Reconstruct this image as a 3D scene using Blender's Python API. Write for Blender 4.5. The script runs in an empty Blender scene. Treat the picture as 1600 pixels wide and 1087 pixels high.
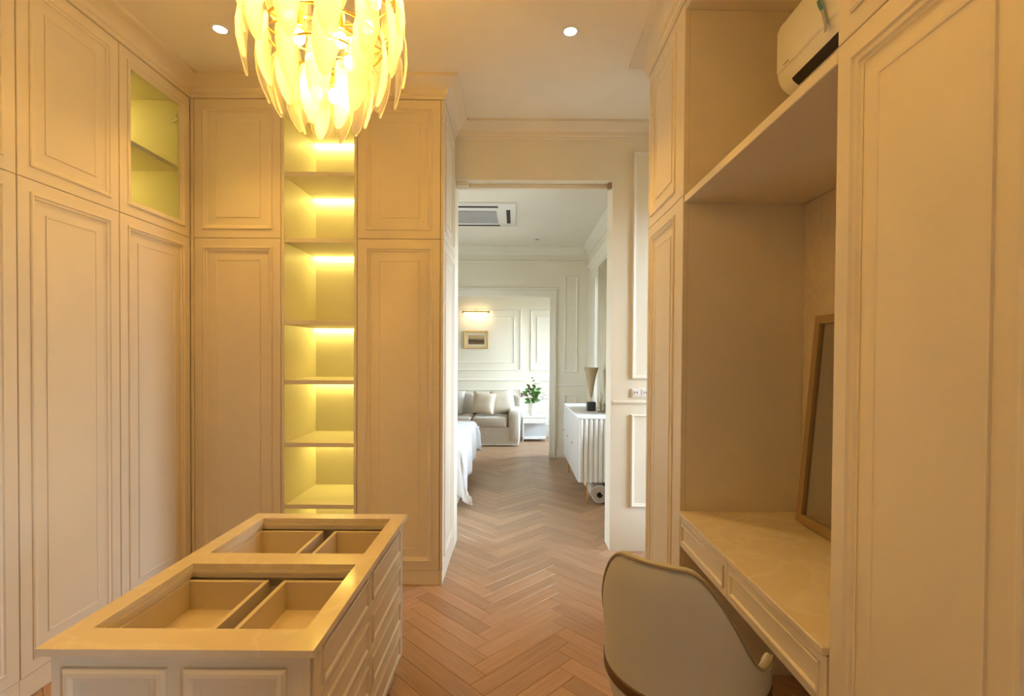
import bpy, bmesh, math, random
from mathutils import Vector, Matrix
random.seed(7)
R = math.radians
sc = bpy.context.scene
C = sc.collection

# ------------------------------------------------------------------ camera
F_PX, PITCH, ROLL = 780.0, 0.8, 0.35
VPX, VPY = 805.0, 557.0
cam = bpy.data.objects.new('camera', bpy.data.cameras.new('camera'))
C.objects.link(cam)
cam.data.sensor_width = 36.0
cam.data.lens = F_PX * 36.0 / 1600.0
cam.data.clip_start = 0.02
cam.data.shift_x = -(VPX - 800.0) / 1600.0
cam.data.shift_y = (VPY - (543.5 - F_PX * math.tan(R(PITCH)))) / 1600.0
cam.matrix_world = Matrix.Translation((0, 0, 1.4)) @ Matrix.Rotation(R(90 - PITCH), 4, 'X') @ Matrix.Rotation(R(ROLL), 4, 'Z')
sc.camera = cam

# ------------------------------------------------------------------ view, sky
sc.view_settings.view_transform = 'Standard'
sc.view_settings.look = 'None'
sc.view_settings.gamma = 1.0
sc.view_settings.use_curve_mapping = False
sc.view_settings.exposure = 0.75
world = bpy.data.worlds.new('overcast_sky')
sc.world = world
world.use_nodes = True
bg = world.node_tree.nodes['Background']
bg.inputs['Strength'].default_value = 18.5
# overcast sky above the horizon, sunless earth below it
wn = world.node_tree
w_tc = wn.nodes.new('ShaderNodeTexCoord'); w_sp = wn.nodes.new('ShaderNodeSeparateXYZ'); w_rp = wn.nodes.new('ShaderNodeValToRGB')
wn.links.new(w_tc.outputs['Generated'], w_sp.inputs[0])
w_mr = wn.nodes.new('ShaderNodeMapRange'); w_mr.inputs['From Min'].default_value = -1.0
wn.links.new(w_sp.outputs['Z'], w_mr.inputs['Value']); wn.links.new(w_mr.outputs[0], w_rp.inputs['Fac'])
w_rp.color_ramp.elements[0].position = 0.49; w_rp.color_ramp.elements[0].color = (0.22, 0.22, 0.20, 1)
w_rp.color_ramp.elements[1].position = 0.51; w_rp.color_ramp.elements[1].color = (0.80, 0.93, 1.10, 1)
wn.links.new(w_rp.outputs['Color'], bg.inputs['Color'])
sc.cycles.max_bounces = 10
sc.cycles.diffuse_bounces = 6
sc.cycles.transparent_max_bounces = 16
sc.cycles.sample_clamp_indirect = 6.0
sc.cycles.caustics_reflective = False
sc.cycles.caustics_refractive = False

CHAND = dict(power=56.0, color=(1.0, 0.52, 0.07))
DOWN = dict(power=24.0, color=(1.0, 0.54, 0.12))
LED = dict(strength=27.0, color=(1.0, 0.78, 0.17))

def portal(name, loc, rot, sx, sy):
    l = bpy.data.lights.new(name, 'AREA')
    l.shape = 'RECTANGLE'; l.size = sx; l.size_y = sy
    l.cycles.is_portal = True
    o = bpy.data.objects.new(name, l); C.objects.link(o)
    o.location = loc; o.rotation_euler = rot
    return o
portal('window_daylight', (1.47, -1.0, 0.83), (0, R(90), 0), 1.15, 1.0)  # serves the added window beside the camera
# each portal fills one window opening and lets the sky in
portal('window_daylight', (1.72, 3.32, 1.4), (0, R(90), 0), 2.3, 0.4)
portal('window_daylight', (1.19, 5.2, 1.60), (0, R(90), 0), 1.6, 1.9)
portal('window_daylight', (1.79, 7.9, 1.40), (0, R(90), 0), 2.0, 1.3)  # serves the added sitting room window
portal('window_daylight', (-3.09, 4.5, 1.35), (0, R(-90), 0), 2.1, 1.0)  # serves the added window at the bed head

# ------------------------------------------------------------------ materials
def lin(c):
    if isinstance(c, str):
        c = [int(c[i:i + 2], 16) / 255 for i in (0, 2, 4)]
        c = [x / 12.92 if x <= 0.04045 else ((x + 0.055) / 1.055) ** 2.4 for x in c]
    return (c[0], c[1], c[2], 1)
MATS = {}
def mat(name, col, rough=0.5, metal=0.0, var=0.04, scale=6.0, bump=0.0, bscale=60.0, coat=0.0, sheen=0.0):
    m = bpy.data.materials.new(name); m.use_nodes = True
    nt = m.node_tree; b = nt.nodes['Principled BSDF']
    c = lin(col)
    b.inputs['Roughness'].default_value = rough
    b.inputs['Metallic'].default_value = metal
    if coat: b.inputs['Coat Weight'].default_value = coat; b.inputs['Coat Roughness'].default_value = 0.08
    if sheen: b.inputs['Sheen Weight'].default_value = sheen
    tc = nt.nodes.new('ShaderNodeTexCoord')
    n = nt.nodes.new('ShaderNodeTexNoise'); n.inputs['Scale'].default_value = scale; n.inputs['Detail'].default_value = 3
    nt.links.new(tc.outputs['Object'], n.inputs['Vector'])
    r = nt.nodes.new('ShaderNodeValToRGB')
    r.color_ramp.elements[0].position = 0.3; r.color_ramp.elements[1].position = 0.7
    r.color_ramp.elements[0].color = tuple(min(1, x * (1 - var)) for x in c[:3]) + (1,)
    r.color_ramp.elements[1].color = tuple(min(1, x * (1 + var)) for x in c[:3]) + (1,)
    nt.links.new(n.outputs['Fac'], r.inputs['Fac'])
    nt.links.new(r.outputs['Color'], b.inputs['Base Color'])
    if bump:
        n2 = nt.nodes.new('ShaderNodeTexNoise'); n2.inputs['Scale'].default_value = bscale; n2.inputs['Detail'].default_value = 2
        nt.links.new(tc.outputs['Object'], n2.inputs['Vector'])
        bp = nt.nodes.new('ShaderNodeBump'); bp.inputs['Strength'].default_value = bump; bp.inputs['Distance'].default_value = 0.004
        nt.links.new(n2.outputs['Fac'], bp.inputs['Height'])
        nt.links.new(bp.outputs['Normal'], b.inputs['Normal'])
    MATS[name] = m
    return m
def emis(name, col, strength):
    m = bpy.data.materials.new(name); m.use_nodes = True
    nt = m.node_tree; nt.nodes.remove(nt.nodes['Principled BSDF'])
    e = nt.nodes.new('ShaderNodeEmission'); e.inputs['Color'].default_value = lin(col); e.inputs['Strength'].default_value = strength
    nt.links.new(e.outputs[0], nt.nodes['Material Output'].inputs['Surface'])
    MATS[name] = m
    return m

mat('cabinet_paint', (0.74, 0.67, 0.545), 0.42, var=0.015, bump=0.02, bscale=90)
mat('carcass', (0.76, 0.69, 0.57), 0.5, var=0.02)
mat('niche_paint', (0.70, 0.66, 0.57), 0.5, var=0.015)
mat('drawer_box', (0.62, 0.54, 0.43), 0.55, var=0.03)
mat('wall_paint', (0.77, 0.725, 0.60), 0.6, var=0.012, bump=0.03, bscale=140)
mat('moulding_paint', (0.79, 0.755, 0.66), 0.5, var=0.01)
mat('ceiling_paint', (0.80, 0.755, 0.66), 0.75, var=0.01)
mat('trim_paint', (0.76, 0.70, 0.58), 0.45, var=0.012)
mat('white_plastic', (0.80, 0.79, 0.76), 0.3, var=0.005)
mat('painted_recess_shade', (0.012, 0.008, 0.008), 0.6, var=0.1)  # near-black colour painted for the shade inside slots and recesses
mat('ac_grille', (0.36, 0.36, 0.37), 0.5, var=0.05)
mat('brass', (0.78, 0.50, 0.18), 0.25, 1.0, var=0.03)
mat('dark_brass', (0.40, 0.30, 0.17), 0.38, 0.7, var=0.06)
mat('chrome', (0.75, 0.75, 0.74), 0.15, 1.0, var=0.01)
mat('black_stone', (0.02, 0.02, 0.02), 0.3, var=0.2)
mat('leather', (0.50, 0.50, 0.47), 0.5, var=0.03, bump=0.12, bscale=260, sheen=0.1)
mat('piping_leather', (0.27, 0.22, 0.16), 0.5, var=0.05)
mat('brown_band', (0.10, 0.05, 0.022), 0.45, var=0.08)
mat('seat_leather', (0.22, 0.15, 0.09), 0.5, var=0.04)
mat('sofa_linen', (0.52, 0.47, 0.39), 0.9, var=0.05, scale=30, bump=0.15, bscale=300, sheen=0.2)
mat('pillow_ivory', (0.72, 0.66, 0.54), 0.9, var=0.04, bump=0.1, bscale=200)
mat('pillow_beige', (0.58, 0.50, 0.38), 0.9, var=0.05, bump=0.1, bscale=200)
mat('pillow_grey', (0.60, 0.57, 0.51), 0.9, var=0.04, bump=0.1, bscale=200)
mat('bed_linen', (0.86, 0.87, 0.88), 0.85, var=0.02, bump=0.25, bscale=9)
mat('bed_fabric', (0.60, 0.56, 0.48), 0.9, var=0.04)
mat('console_lacquer', (0.74, 0.74, 0.72), 0.35, var=0.01)
mat('console_face', (0.60, 0.58, 0.53), 0.4, var=0.01)
mat('curtain', (0.60, 0.54, 0.40), 0.9, var=0.05)
mat('leaf_green', (0.08, 0.20, 0.035), 0.5, var=0.3, scale=25)
mat('petal_white', (0.82, 0.80, 0.74), 0.6, var=0.05)
mat('bud_brown', (0.20, 0.12, 0.09), 0.6, var=0.2)
mat('ceramic', (0.80, 0.79, 0.76), 0.25, var=0.01)
mat('gilt', (0.70, 0.52, 0.24), 0.35, 0.6, var=0.08, scale=40)
mat('picture_mat', (0.70, 0.62, 0.44), 0.8, var=0.02)
mat('mirror_frame', (0.36, 0.25, 0.13), 0.4, 0.2, var=0.06)
mat('mirror_glass', (0.62, 0.62, 0.60), 0.03, 1.0, var=0.0)
mat('table_grey', (0.55, 0.56, 0.57), 0.35, var=0.02)
mat('teal_tag', (0.05, 0.22, 0.20), 0.5, var=0.1)
mat('rug_dark', (0.18, 0.16, 0.14), 0.95, var=0.2, scale=60)
mat('rug_light', (0.70, 0.66, 0.62), 0.95, var=0.05, scale=60)
mat('floor_joint', (0.16, 0.095, 0.055), 0.8, var=0.1)
mat('joint_dark', (0.06, 0.04, 0.025), 0.8, var=0.1)
emis('bulb_glow', CHAND['color'], 1.0)
emis('led_glow', LED['color'], LED['strength'])
emis('downlight_glow', (1.0, 0.86, 0.66), 14.0)
emis('picture_glow', (1.0, 0.70, 0.36), 26.0)

def marble(name, base, vein, rough, vscale, amt):
    m = mat(name, base, rough, var=0.03, scale=3)
    nt = m.node_tree; b = nt.nodes['Principled BSDF']
    tc = [n for n in nt.nodes if n.type == 'TEX_COORD'][0]
    ramp = [n for n in nt.nodes if n.type == 'VALTORGB'][0]
    w = nt.nodes.new('ShaderNodeTexNoise'); w.inputs['Scale'].default_value = vscale; w.inputs['Detail'].default_value = 8
    w.inputs['Distortion'].default_value = 1.6
    nt.links.new(tc.outputs['Object'], w.inputs['Vector'])
    rr = nt.nodes.new('ShaderNodeValToRGB')
    e = rr.color_ramp.elements
    e[0].position = 0.46; e[0].color = (0, 0, 0, 1); e[1].position = 0.54; e[1].color = (0, 0, 0, 1)
    k = rr.color_ramp.elements.new(0.5); k.color = (amt, amt, amt, 1)
    nt.links.new(w.outputs['Fac'], rr.inputs['Fac'])
    mx = nt.nodes.new('ShaderNodeMix'); mx.data_type = 'RGBA'
    nt.links.new(rr.outputs['Color'], mx.inputs['Factor'])
    nt.links.new(ramp.outputs['Color'], mx.inputs['A'])
    mx.inputs['B'].default_value = lin(vein)
    nt.links.new(mx.outputs['Result'], b.inputs['Base Color'])
    return m
marble('cream_marble', (0.68, 0.60, 0.46), (0.78, 0.72, 0.60), 0.12, 2.5, 0.5)
marble('backsplash_marble', (0.66, 0.56, 0.42), (0.58, 0.47, 0.34), 0.3, 5.0, 0.6)

def wood():
    m = bpy.data.materials.new('oak_plank'); m.use_nodes = True
    nt = m.node_tree; b = nt.nodes['Principled BSDF']; L = nt.links.new
    uv = nt.nodes.new('ShaderNodeUVMap'); uv.uv_map = 'plank'
    oi = nt.nodes.new('ShaderNodeObjectInfo'); ge = nt.nodes.new('ShaderNodeNewGeometry')
    ad = nt.nodes.new('ShaderNodeMath'); ad.operation = 'ADD'
    L(oi.outputs['Random'], ad.inputs[0]); L(ge.outputs['Random Per Island'], ad.inputs[1])
    fr = nt.nodes.new('ShaderNodeMath'); fr.operation = 'FRACT'; L(ad.outputs[0], fr.inputs[0])
    cb = nt.nodes.new('ShaderNodeCombineXYZ')
    ml = nt.nodes.new('ShaderNodeMath'); ml.operation = 'MULTIPLY'; ml.inputs[1].default_value = 37.0
    L(fr.outputs[0], ml.inputs[0]); L(ml.outputs[0], cb.inputs['Z'])
    va = nt.nodes.new('ShaderNodeVectorMath'); va.operation = 'MULTIPLY'; va.inputs[1].default_value = (1.0, 14.0, 0)
    L(uv.outputs[0], va.inputs[0])
    vb = nt.nodes.new('ShaderNodeVectorMath'); L(va.outputs[0], vb.inputs[0]); L(cb.outputs[0], vb.inputs[1])
    n = nt.nodes.new('ShaderNodeTexNoise'); n.inputs['Scale'].default_value = 4.0; n.inputs['Detail'].default_value = 6
    n.inputs['Distortion'].default_value = 0.6
    L(vb.outputs[0], n.inputs['Vector'])
    r = nt.nodes.new('ShaderNodeValToRGB'); e = r.color_ramp.elements
    e[0].position = 0.25; e[0].color = (0.36, 0.218, 0.125, 1)
    e[1].position = 0.75; e[1].color = (0.46, 0.295, 0.180, 1)
    L(n.outputs['Fac'], r.inputs['Fac'])
    mr = nt.nodes.new('ShaderNodeMapRange'); mr.inputs['To Min'].default_value = 0.86; mr.inputs['To Max'].default_value = 1.12
    L(fr.outputs[0], mr.inputs['Value'])
    mm = nt.nodes.new('ShaderNodeVectorMath'); mm.operation = 'SCALE'
    L(r.outputs['Color'], mm.inputs[0]); L(mr.outputs[0], mm.inputs['Scale'])
    L(mm.outputs[0], b.inputs['Base Color'])
    b.inputs['Roughness'].default_value = 0.36
    bp = nt.nodes.new('ShaderNodeBump'); bp.inputs['Strength'].default_value = 0.06; bp.inputs['Distance'].default_value = 0.002
    L(n.outputs['Fac'], bp.inputs['Height']); L(bp.outputs[0], b.inputs['Normal'])
    MATS['oak_plank'] = m
wood()

def thin_glass(name, tint, rough, gloss=1.0):
    m = bpy.data.materials.new(name); m.use_nodes = True
    nt = m.node_tree; nt.nodes.remove(nt.nodes['Principled BSDF']); L = nt.links.new
    t = nt.nodes.new('ShaderNodeBsdfTransparent'); t.inputs[0].default_value = lin(tint)
    g = nt.nodes.new('ShaderNodeBsdfGlossy'); g.inputs['Roughness'].default_value = rough
    f = nt.nodes.new('ShaderNodeFresnel'); f.inputs['IOR'].default_value = 1.45
    k = nt.nodes.new('ShaderNodeMath'); k.operation = 'MULTIPLY'; k.inputs[1].default_value = gloss
    L(f.outputs[0], k.inputs[0])
    mx = nt.nodes.new('ShaderNodeMixShader'); L(k.outputs[0], mx.inputs[0]); L(t.outputs[0], mx.inputs[1]); L(g.outputs[0], mx.inputs[2])
    L(mx.outputs[0], nt.nodes['Material Output'].inputs['Surface'])
    MATS[name] = m
thin_glass('window_glass', (0.95, 0.97, 0.97), 0.0)
thin_glass('cabinet_glass', (0.96, 0.96, 0.93), 0.02, 0.6)

def leaf_glass():
    m = bpy.data.materials.new('frosted_leaf'); m.use_nodes = True
    nt = m.node_tree; nt.nodes.remove(nt.nodes['Principled BSDF']); L = nt.links.new
    tc = nt.nodes.new('ShaderNodeTexCoord'); n = nt.nodes.new('ShaderNodeTexNoise'); n.inputs['Scale'].default_value = 18
    L(tc.outputs['Object'], n.inputs['Vector'])
    r = nt.nodes.new('ShaderNodeValToRGB'); e = r.color_ramp.elements
    e[0].color = (0.95, 0.93, 0.88, 1); e[1].color = (0.99, 0.98, 0.95, 1)
    L(n.outputs['Fac'], r.inputs['Fac'])
    tl = nt.nodes.new('ShaderNodeBsdfTranslucent'); L(r.outputs['Color'], tl.inputs[0])
    df = nt.nodes.new('ShaderNodeBsdfDiffuse'); L(r.outputs['Color'], df.inputs[0])
    tr = nt.nodes.new('ShaderNodeBsdfTransparent'); tr.inputs[0].default_value = (0.99, 0.98, 0.96, 1)
    gl = nt.nodes.new('ShaderNodeBsdfGlossy'); gl.inputs['Roughness'].default_value = 0.25
    a = nt.nodes.new('ShaderNodeMixShader'); a.inputs[0].default_value = 0.04; L(tl.outputs[0], a.inputs[1]); L(df.outputs[0], a.inputs[2])
    b = nt.nodes.new('ShaderNodeMixShader'); b.inputs[0].default_value = 0.36; L(a.outputs[0], b.inputs[1]); L(tr.outputs[0], b.inputs[2])
    c = nt.nodes.new('ShaderNodeMixShader'); c.inputs[0].default_value = 0.03; L(b.outputs[0], c.inputs[1]); L(gl.outputs[0], c.inputs[2])
    L(c.outputs[0], nt.nodes['Material Output'].inputs['Surface'])
    MATS['frosted_leaf'] = m
leaf_glass()

def landscape():
    m = bpy.data.materials.new('landscape_print'); m.use_nodes = True
    nt = m.node_tree; b = nt.nodes['Principled BSDF']; L = nt.links.new
    b.inputs['Roughness'].default_value = 0.6
    tc = nt.nodes.new('ShaderNodeTexCoord'); sp = nt.nodes.new('ShaderNodeSeparateXYZ'); L(tc.outputs['Generated'], sp.inputs[0])
    n = nt.nodes.new('ShaderNodeTexNoise'); n.inputs['Scale'].default_value = 7; L(tc.outputs['Generated'], n.inputs['Vector'])
    ma = nt.nodes.new('ShaderNodeMath'); ma.operation = 'MULTIPLY_ADD'; ma.inputs[1].default_value = 0.35
    L(n.outputs['Fac'], ma.inputs[0]); L(sp.outputs['Z'], ma.inputs[2])
    r = nt.nodes.new('ShaderNodeValToRGB'); e = r.color_ramp.elements
    e[0].position = 0.2; e[0].color = (0.20, 0.12, 0.05, 1); e[1].position = 1.0; e[1].color = (0.45, 0.34, 0.18, 1)
    for p, c in ((0.45, (0.10, 0.06, 0.03, 1)), (0.66, (0.06, 0.04, 0.025, 1)), (0.80, (0.38, 0.28, 0.14, 1))):
        k = r.color_ramp.elements.new(p); k.color = c
    L(ma.outputs[0], r.inputs['Fac']); L(r.outputs['Color'], b.inputs['Base Color'])
    MATS['landscape_print'] = m
landscape()

# ------------------------------------------------------------------ mesh helpers
class MB:
    def __init__(s): s.bm = bmesh.new()
    def poly(s, pts, smooth=False):
        vs = [s.bm.verts.new(p) for p in pts]
        f = s.bm.faces.new(vs); f.smooth = smooth
        return f
    def box(s, x0, x1, y0, y1, z0, z1, bev=0.0):
        g = bmesh.ops.create_cube(s.bm, size=1.0)
        m = Matrix.Translation(((x0 + x1) / 2, (y0 + y1) / 2, (z0 + z1) / 2)) @ Matrix.Diagonal((abs(x1 - x0), abs(y1 - y0), abs(z1 - z0), 1))
        bmesh.ops.transform(s.bm, matrix=m, verts=g['verts'])
        if bev:
            ed = set(e for v in g['verts'] for e in v.link_edges)
            bmesh.ops.bevel(s.bm, geom=list(ed), offset=bev, segments=1, affect='EDGES', profile=0.5)
        return s
    def grid(s, rows, closed_u=False, closed_v=False, smooth=True, cap=False):
        V = [[s.bm.verts.new(p) for p in r] for r in rows]
        nr, nc = len(V), len(V[0])
        for i in range(nr - (0 if closed_v else 1)):
            for j in range(nc - (0 if closed_u else 1)):
                a, b, c, d = V[i][j], V[i][(j + 1) % nc], V[(i + 1) % nr][(j + 1) % nc], V[(i + 1) % nr][j]
                try: f = s.bm.faces.new((a, b, c, d)); f.smooth = smooth
                except ValueError: pass
        if cap:
            for r in (V[0][::-1], V[-1]):
                try: f = s.bm.faces.new(r); f.smooth = False
                except ValueError: pass
        return s
    def tube(s, pts, rad, n=8, cap=True):
        pts = [Vector(p) for p in pts]
        rad = rad if isinstance(rad, (list, tuple)) else [rad] * len(pts)
        rows = []; ref = None
        for i, p in enumerate(pts):
            t = (pts[min(i + 1, len(pts) - 1)] - pts[max(i - 1, 0)]).normalized()
            if ref is None:
                ref = Vector((0, 0, 1)) if abs(t.z) < 0.9 else Vector((1, 0, 0))
            a = t.cross(ref).normalized(); b = t.cross(a).normalized(); ref = -b if False else ref
            rows.append([p + (a * math.cos(2 * math.pi * k / n) + b * math.sin(2 * math.pi * k / n)) * rad[i] for k in range(n)])
        return s.grid(rows, closed_u=True, cap=cap)
    def lathe(s, cx, cy, prof, n=20, cap=True):
        rows = [[(cx + r * math.cos(2 * math.pi * k / n), cy + r * math.sin(2 * math.pi * k / n), z) for k in range(n)] for r, z in prof]
        return s.grid(rows, closed_u=True, cap=cap)
    def prism(s, outline, axis, a0, a1, smooth=False):
        def p3(p, a):
            return {'x': (a, p[0], p[1]), 'y': (p[0], a, p[1]), 'z': (p[0], p[1], a)}[axis]
        s.grid([[p3(p, a0) for p in outline], [p3(p, a1) for p in outline]], closed_u=True, smooth=smooth, cap=True)
        return s
    def rings(s, O, u, v, n, w, h, prof, fill=False):
        """concentric rectangles on a plane; prof = [(inset, height)]"""
        O, u, v, n = Vector(O), Vector(u), Vector(v), Vector(n)
        rows = []
        for ins, d in prof:
            rows.append([O + u * a + v * b + n * d for a, b in ((ins, ins), (w - ins, ins), (w - ins, h - ins), (ins, h - ins))])
        s.grid(rows, closed_u=True, smooth=False)
        if fill: s.poly(rows[-1])
        return s
    def build(s, name, material, parent=None, uvname=None, sharp=30):
        bm = s.bm
        bmesh.ops.recalc_face_normals(bm, faces=bm.faces[:])
        me = bpy.data.meshes.new(name)
        off = Vector((0, 0, 0)) if parent is None else world_of(parent)
        if parent is None:
            xs = [v.co for v in bm.verts]
            mn = Vector([min(c[i] for c in xs) for i in range(3)]); mx = Vector([max(c[i] for c in xs) for i in range(3)])
            off = Vector(((mn.x + mx.x) / 2, (mn.y + mx.y) / 2, mn.z))
        bmesh.ops.translate(bm, verts=bm.verts[:], vec=-off)
        bm.to_mesh(me); bm.free()
        if sharp: me.set_sharp_from_angle(angle=R(sharp))
        me.materials.append(MATS[material])
        o = bpy.data.objects.new(name, me); C.objects.link(o)
        if parent is not None: o.parent = parent
        else: o.location = off
        return o
def world_of(o):
    p = Vector((0, 0, 0))
    while o is not None:
        p += o.location; o = o.parent
    return p
def tag(o, label, cat=None, group=None, kind=None):
    o['label'] = label
    if cat: o['category'] = cat
    if group: o['group'] = group
    if kind: o['kind'] = kind
    return o
def thing(name, label, cat, loc, group=None, kind=None):
    o = bpy.data.objects.new(name, None); C.objects.link(o)
    o.empty_display_size = 0.1
    o.location = loc
    return tag(o, label, cat, group, kind)
def struct(name, mb, material, label):
    o = mb.build(name, material); o['kind'] = 'structure'; o['label'] = label; o['category'] = name.split('_')[0]
    return o

def sweep(mb, path, prof):
    """profile (out, z) swept along XY path; outwards is to the right of the path; mitred corners"""
    P = [Vector((x, y)) for x, y in path]
    rows = []
    for i, p in enumerate(P):
        def rt(a, b):
            d = (b - a).normalized(); return Vector((d.y, -d.x))
        if i == 0: m = rt(P[0], P[1])
        elif i == len(P) - 1: m = rt(P[-2], P[-1])
        else:
            r1, r2 = rt(P[i - 1], p), rt(p, P[i + 1]); m = (r1 + r2) / (1 + r1.dot(r2))
        rows.append([(p.x + m.x * o, p.y + m.y * o, z) for o, z in prof])
    mb.grid(rows, closed_u=True, smooth=False, cap=True)
    return mb

AX = {'+x': ((0, 1, 0), (1, 0, 0)), '-x': ((0, 1, 0), (-1, 0, 0)), '-y': ((1, 0, 0), (0, -1, 0)), '+y': ((1, 0, 0), (0, 1, 0))}
def plane(face, pos, a0, z0):
    u, n = AX[face]
    O = (pos, a0, z0) if face[1] == 'x' else (a0, pos, z0)
    return O, u, (0, 0, 1), n
def panel_door(name, face, pos, a0, a1, z0, z1, parent, material='cabinet_paint', m0=0.05, m1=0.125, t=0.02, glass=False):
    """framed door: flat frame, proud moulding, sunk field with a raised inner panel"""
    O, u, v, n = plane(face, pos, a0, z0); w, h = a1 - a0, z1 - z0
    mb = MB()
    e = 0.0015
    mb.rings(O, u, v, n, w, h, [(m0 + 0.03, -t), (0, -t), (0, -e), (e, 0), (m0, 0), (m0 + 0.03, 0) if False else (m0, -0.008), (m0 + 0.03, -0.008), (m0 + 0.03, -t)])
    d = mb.build(name, material, parent)
    mb = MB()
    mb.rings(O, u, v, n, w, h, [(m0, -0.007), (m0, 0.004), (m0 + 0.004, 0.0075), (m0 + 0.010, 0.0075), (m0 + 0.014, 0.002), (m0 + 0.022, -0.001), (m0 + 0.026, -0.006), (m0 + 0.032, -0.007)])
    mb.build('moulding', material, d)
    mb = MB()
    if glass:
        mb.rings(O, u, v, n, w, h, [(m0 + 0.028, -0.013), (m0 + 0.028, -0.009)], True)
        mb.rings(O, u, v, n, w, h, [(m0 + 0.028, -0.013)], True)
        mb.build('glass_pane', 'cabinet_glass', d)
    else:
        k = m1
        mb.rings(O, u, v, n, w, h, [(m0 + 0.028, -0.008), (k, -0.008), (k + 0.001, -0.0035), (k + 0.008, -0.0045), (k + 0.010, -0.0065)], True)
        mb.build('field_panel', material, d)
    return d
def small_front(name, face, pos, a0, a1, z0, z1, parent, material='cabinet_paint', m0=0.022, t=0.018):
    O, u, v, n = plane(face, pos, a0, z0); w, h = a1 - a0, z1 - z0
    mb = MB(); mb.rings(O, u, v, n, w, h, [(0, -t), (0, -0.001), (0.001, 0), (m0 + 0.012, 0)], True)
    d = mb.build(name, material, parent)
    mb = MB(); mb.rings(O, u, v, n, w, h, [(m0, -0.0005), (m0, 0.005), (m0 + 0.004, 0.007), (m0 + 0.008, 0.006), (m0 + 0.012, 0.001), (m0 + 0.014, -0.0005)])
    mb.build('moulding', material, d)
    return d
def wall_frame(name, face, pos, a0, a1, z0, z1, parent, material='moulding_paint', width=0.028, hgt=0.014):
    O, u, v, n = plane(face, pos, a0, z0); w, h = a1 - a0, z1 - z0
    mb = MB(); W = width
    mb.rings(O, u, v, n, w, h, [(0, -0.001), (0, hgt * 0.6), (W * 0.2, hgt), (W * 0.45, hgt), (W * 0.6, hgt * 0.45), (W, hgt * 0.3), (W, -0.001)])
    return mb.build(name, material, parent)

# ------------------------------------------------------------------ dimensions
XL, XR = -1.97, 0.73          # wardrobe fronts left and right
YB = 3.03                     # fronts of the cabinets at the end of the room
YW0, YW1 = 3.586, 3.79        # wall with the doorway
ZC, ZJ, ZP, ZK = 3.055, 2.107, 0.095, 2.945   # ceiling, door joint, plinth, cornice
XS = -0.437                   # side of the end cabinets
ZB = 2.9                      # bedroom ceiling

# ------------------------------------------------------------------ floor: herringbone planks
floor = struct('floor', MB().box(-3.2, 2.3, -1.9, 9.1, -0.12, -0.012), 'floor_joint', 'pale oak herringbone plank floor through all the rooms')
PW, PM = 0.092, 6
PL = PW * PM
def plank_bm(bm, mtx):
    a, b, c, g = PL / 2 - 0.0005, PW / 2 - 0.0005, 0.0014, 0.012
    lo = [(-a, -b), (a, -b), (a, b), (-a, b)]
    hi = [(-a + c, -b + c), (a - c, -b + c), (a - c, b - c), (-a + c, b - c)]
    uvl = bm.loops.layers.uv.verify()
    V0 = [bm.verts.new(mtx @ Vector((x, y, -g))) for x, y in lo]
    V1 = [bm.verts.new(mtx @ Vector((x, y, -0.0016))) for x, y in lo]
    V2 = [bm.verts.new(mtx @ Vector((x, y, 0))) for x, y in hi]
    fs = [bm.faces.new(V2)]
    for A, B in ((V0, V1), (V1, V2)):
        for i in range(4):
            fs.append(bm.faces.new((A[i], A[(i + 1) % 4], B[(i + 1) % 4], B[i])))
    inv = mtx.inverted()
    for f in fs:
        for l in f.loops:
            q = inv @ l.vert.co; l[uvl].uv = (q.x, q.y)
def plank_mesh(mtxs):
    bm = bmesh.new(); lay = bm.loops.layers.uv.new('plank')
    for m in mtxs: plank_bm(bm, m)
    me = bpy.data.meshes.new('plank'); bm.to_mesh(me); bm.free(); me.materials.append(MATS['oak_plank'])
    return me
planks = []
X0f = -0.12
s2 = math.sqrt(0.5)
def uv2w(a, b): return (X0f + (a - b) * PW * s2, 0.35 + (a + b) * PW * s2)
for i in range(-80, 160):
    for j in range(-80, 160):
        t = (i - j) % (2 * PM)
        if t == 0: c = uv2w(i + PM / 2, j + 0.5); ang = 45
        elif t == 2 * PM - 1: c = uv2w(i + 0.5, j + PM / 2); ang = 135
        else: continue
        if not (-2.95 < c[0] < 2.1 and -1.6 < c[1] < 8.75): continue
        planks.append((c[0], c[1], ang))
def in_view(x, y):
    if y < 1.45 or y > 8.0: return False
    px = 805 + 780 * x / y
    if y < YB and (x < -0.62 or px > 1100): return False
    if y >= YB and (x < XS - 0.16): return False
    return 560 < px < (1030 if y < 3.9 else 965)
near = sorted([p for p in planks if in_view(p[0], p[1])], key=lambda p: p[1])[:295]
nearset = set(near)
pm_ = plank_mesh([Matrix.Identity(4)])
for k, (x, y, ang) in enumerate(near):
    o = bpy.data.objects.new('plank', pm_); C.objects.link(o); o.parent = floor
    o.location = Vector((x, y, 0)) - floor.location
    o.rotation_euler = (0, 0, R(ang + (180 if random.random() < 0.5 else 0)))
rest = [p for p in planks if p not in nearset]
o = bpy.data.objects.new('planks_out_of_sight', plank_mesh([Matrix.Translation((x, y, 0)) @ Matrix.Rotation(R(a), 4, 'Z') for x, y, a in rest]))
C.objects.link(o); o.parent = floor; o.location = -floor.location; o['kind'] = 'stuff'
o.name = 'far_planks'

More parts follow.
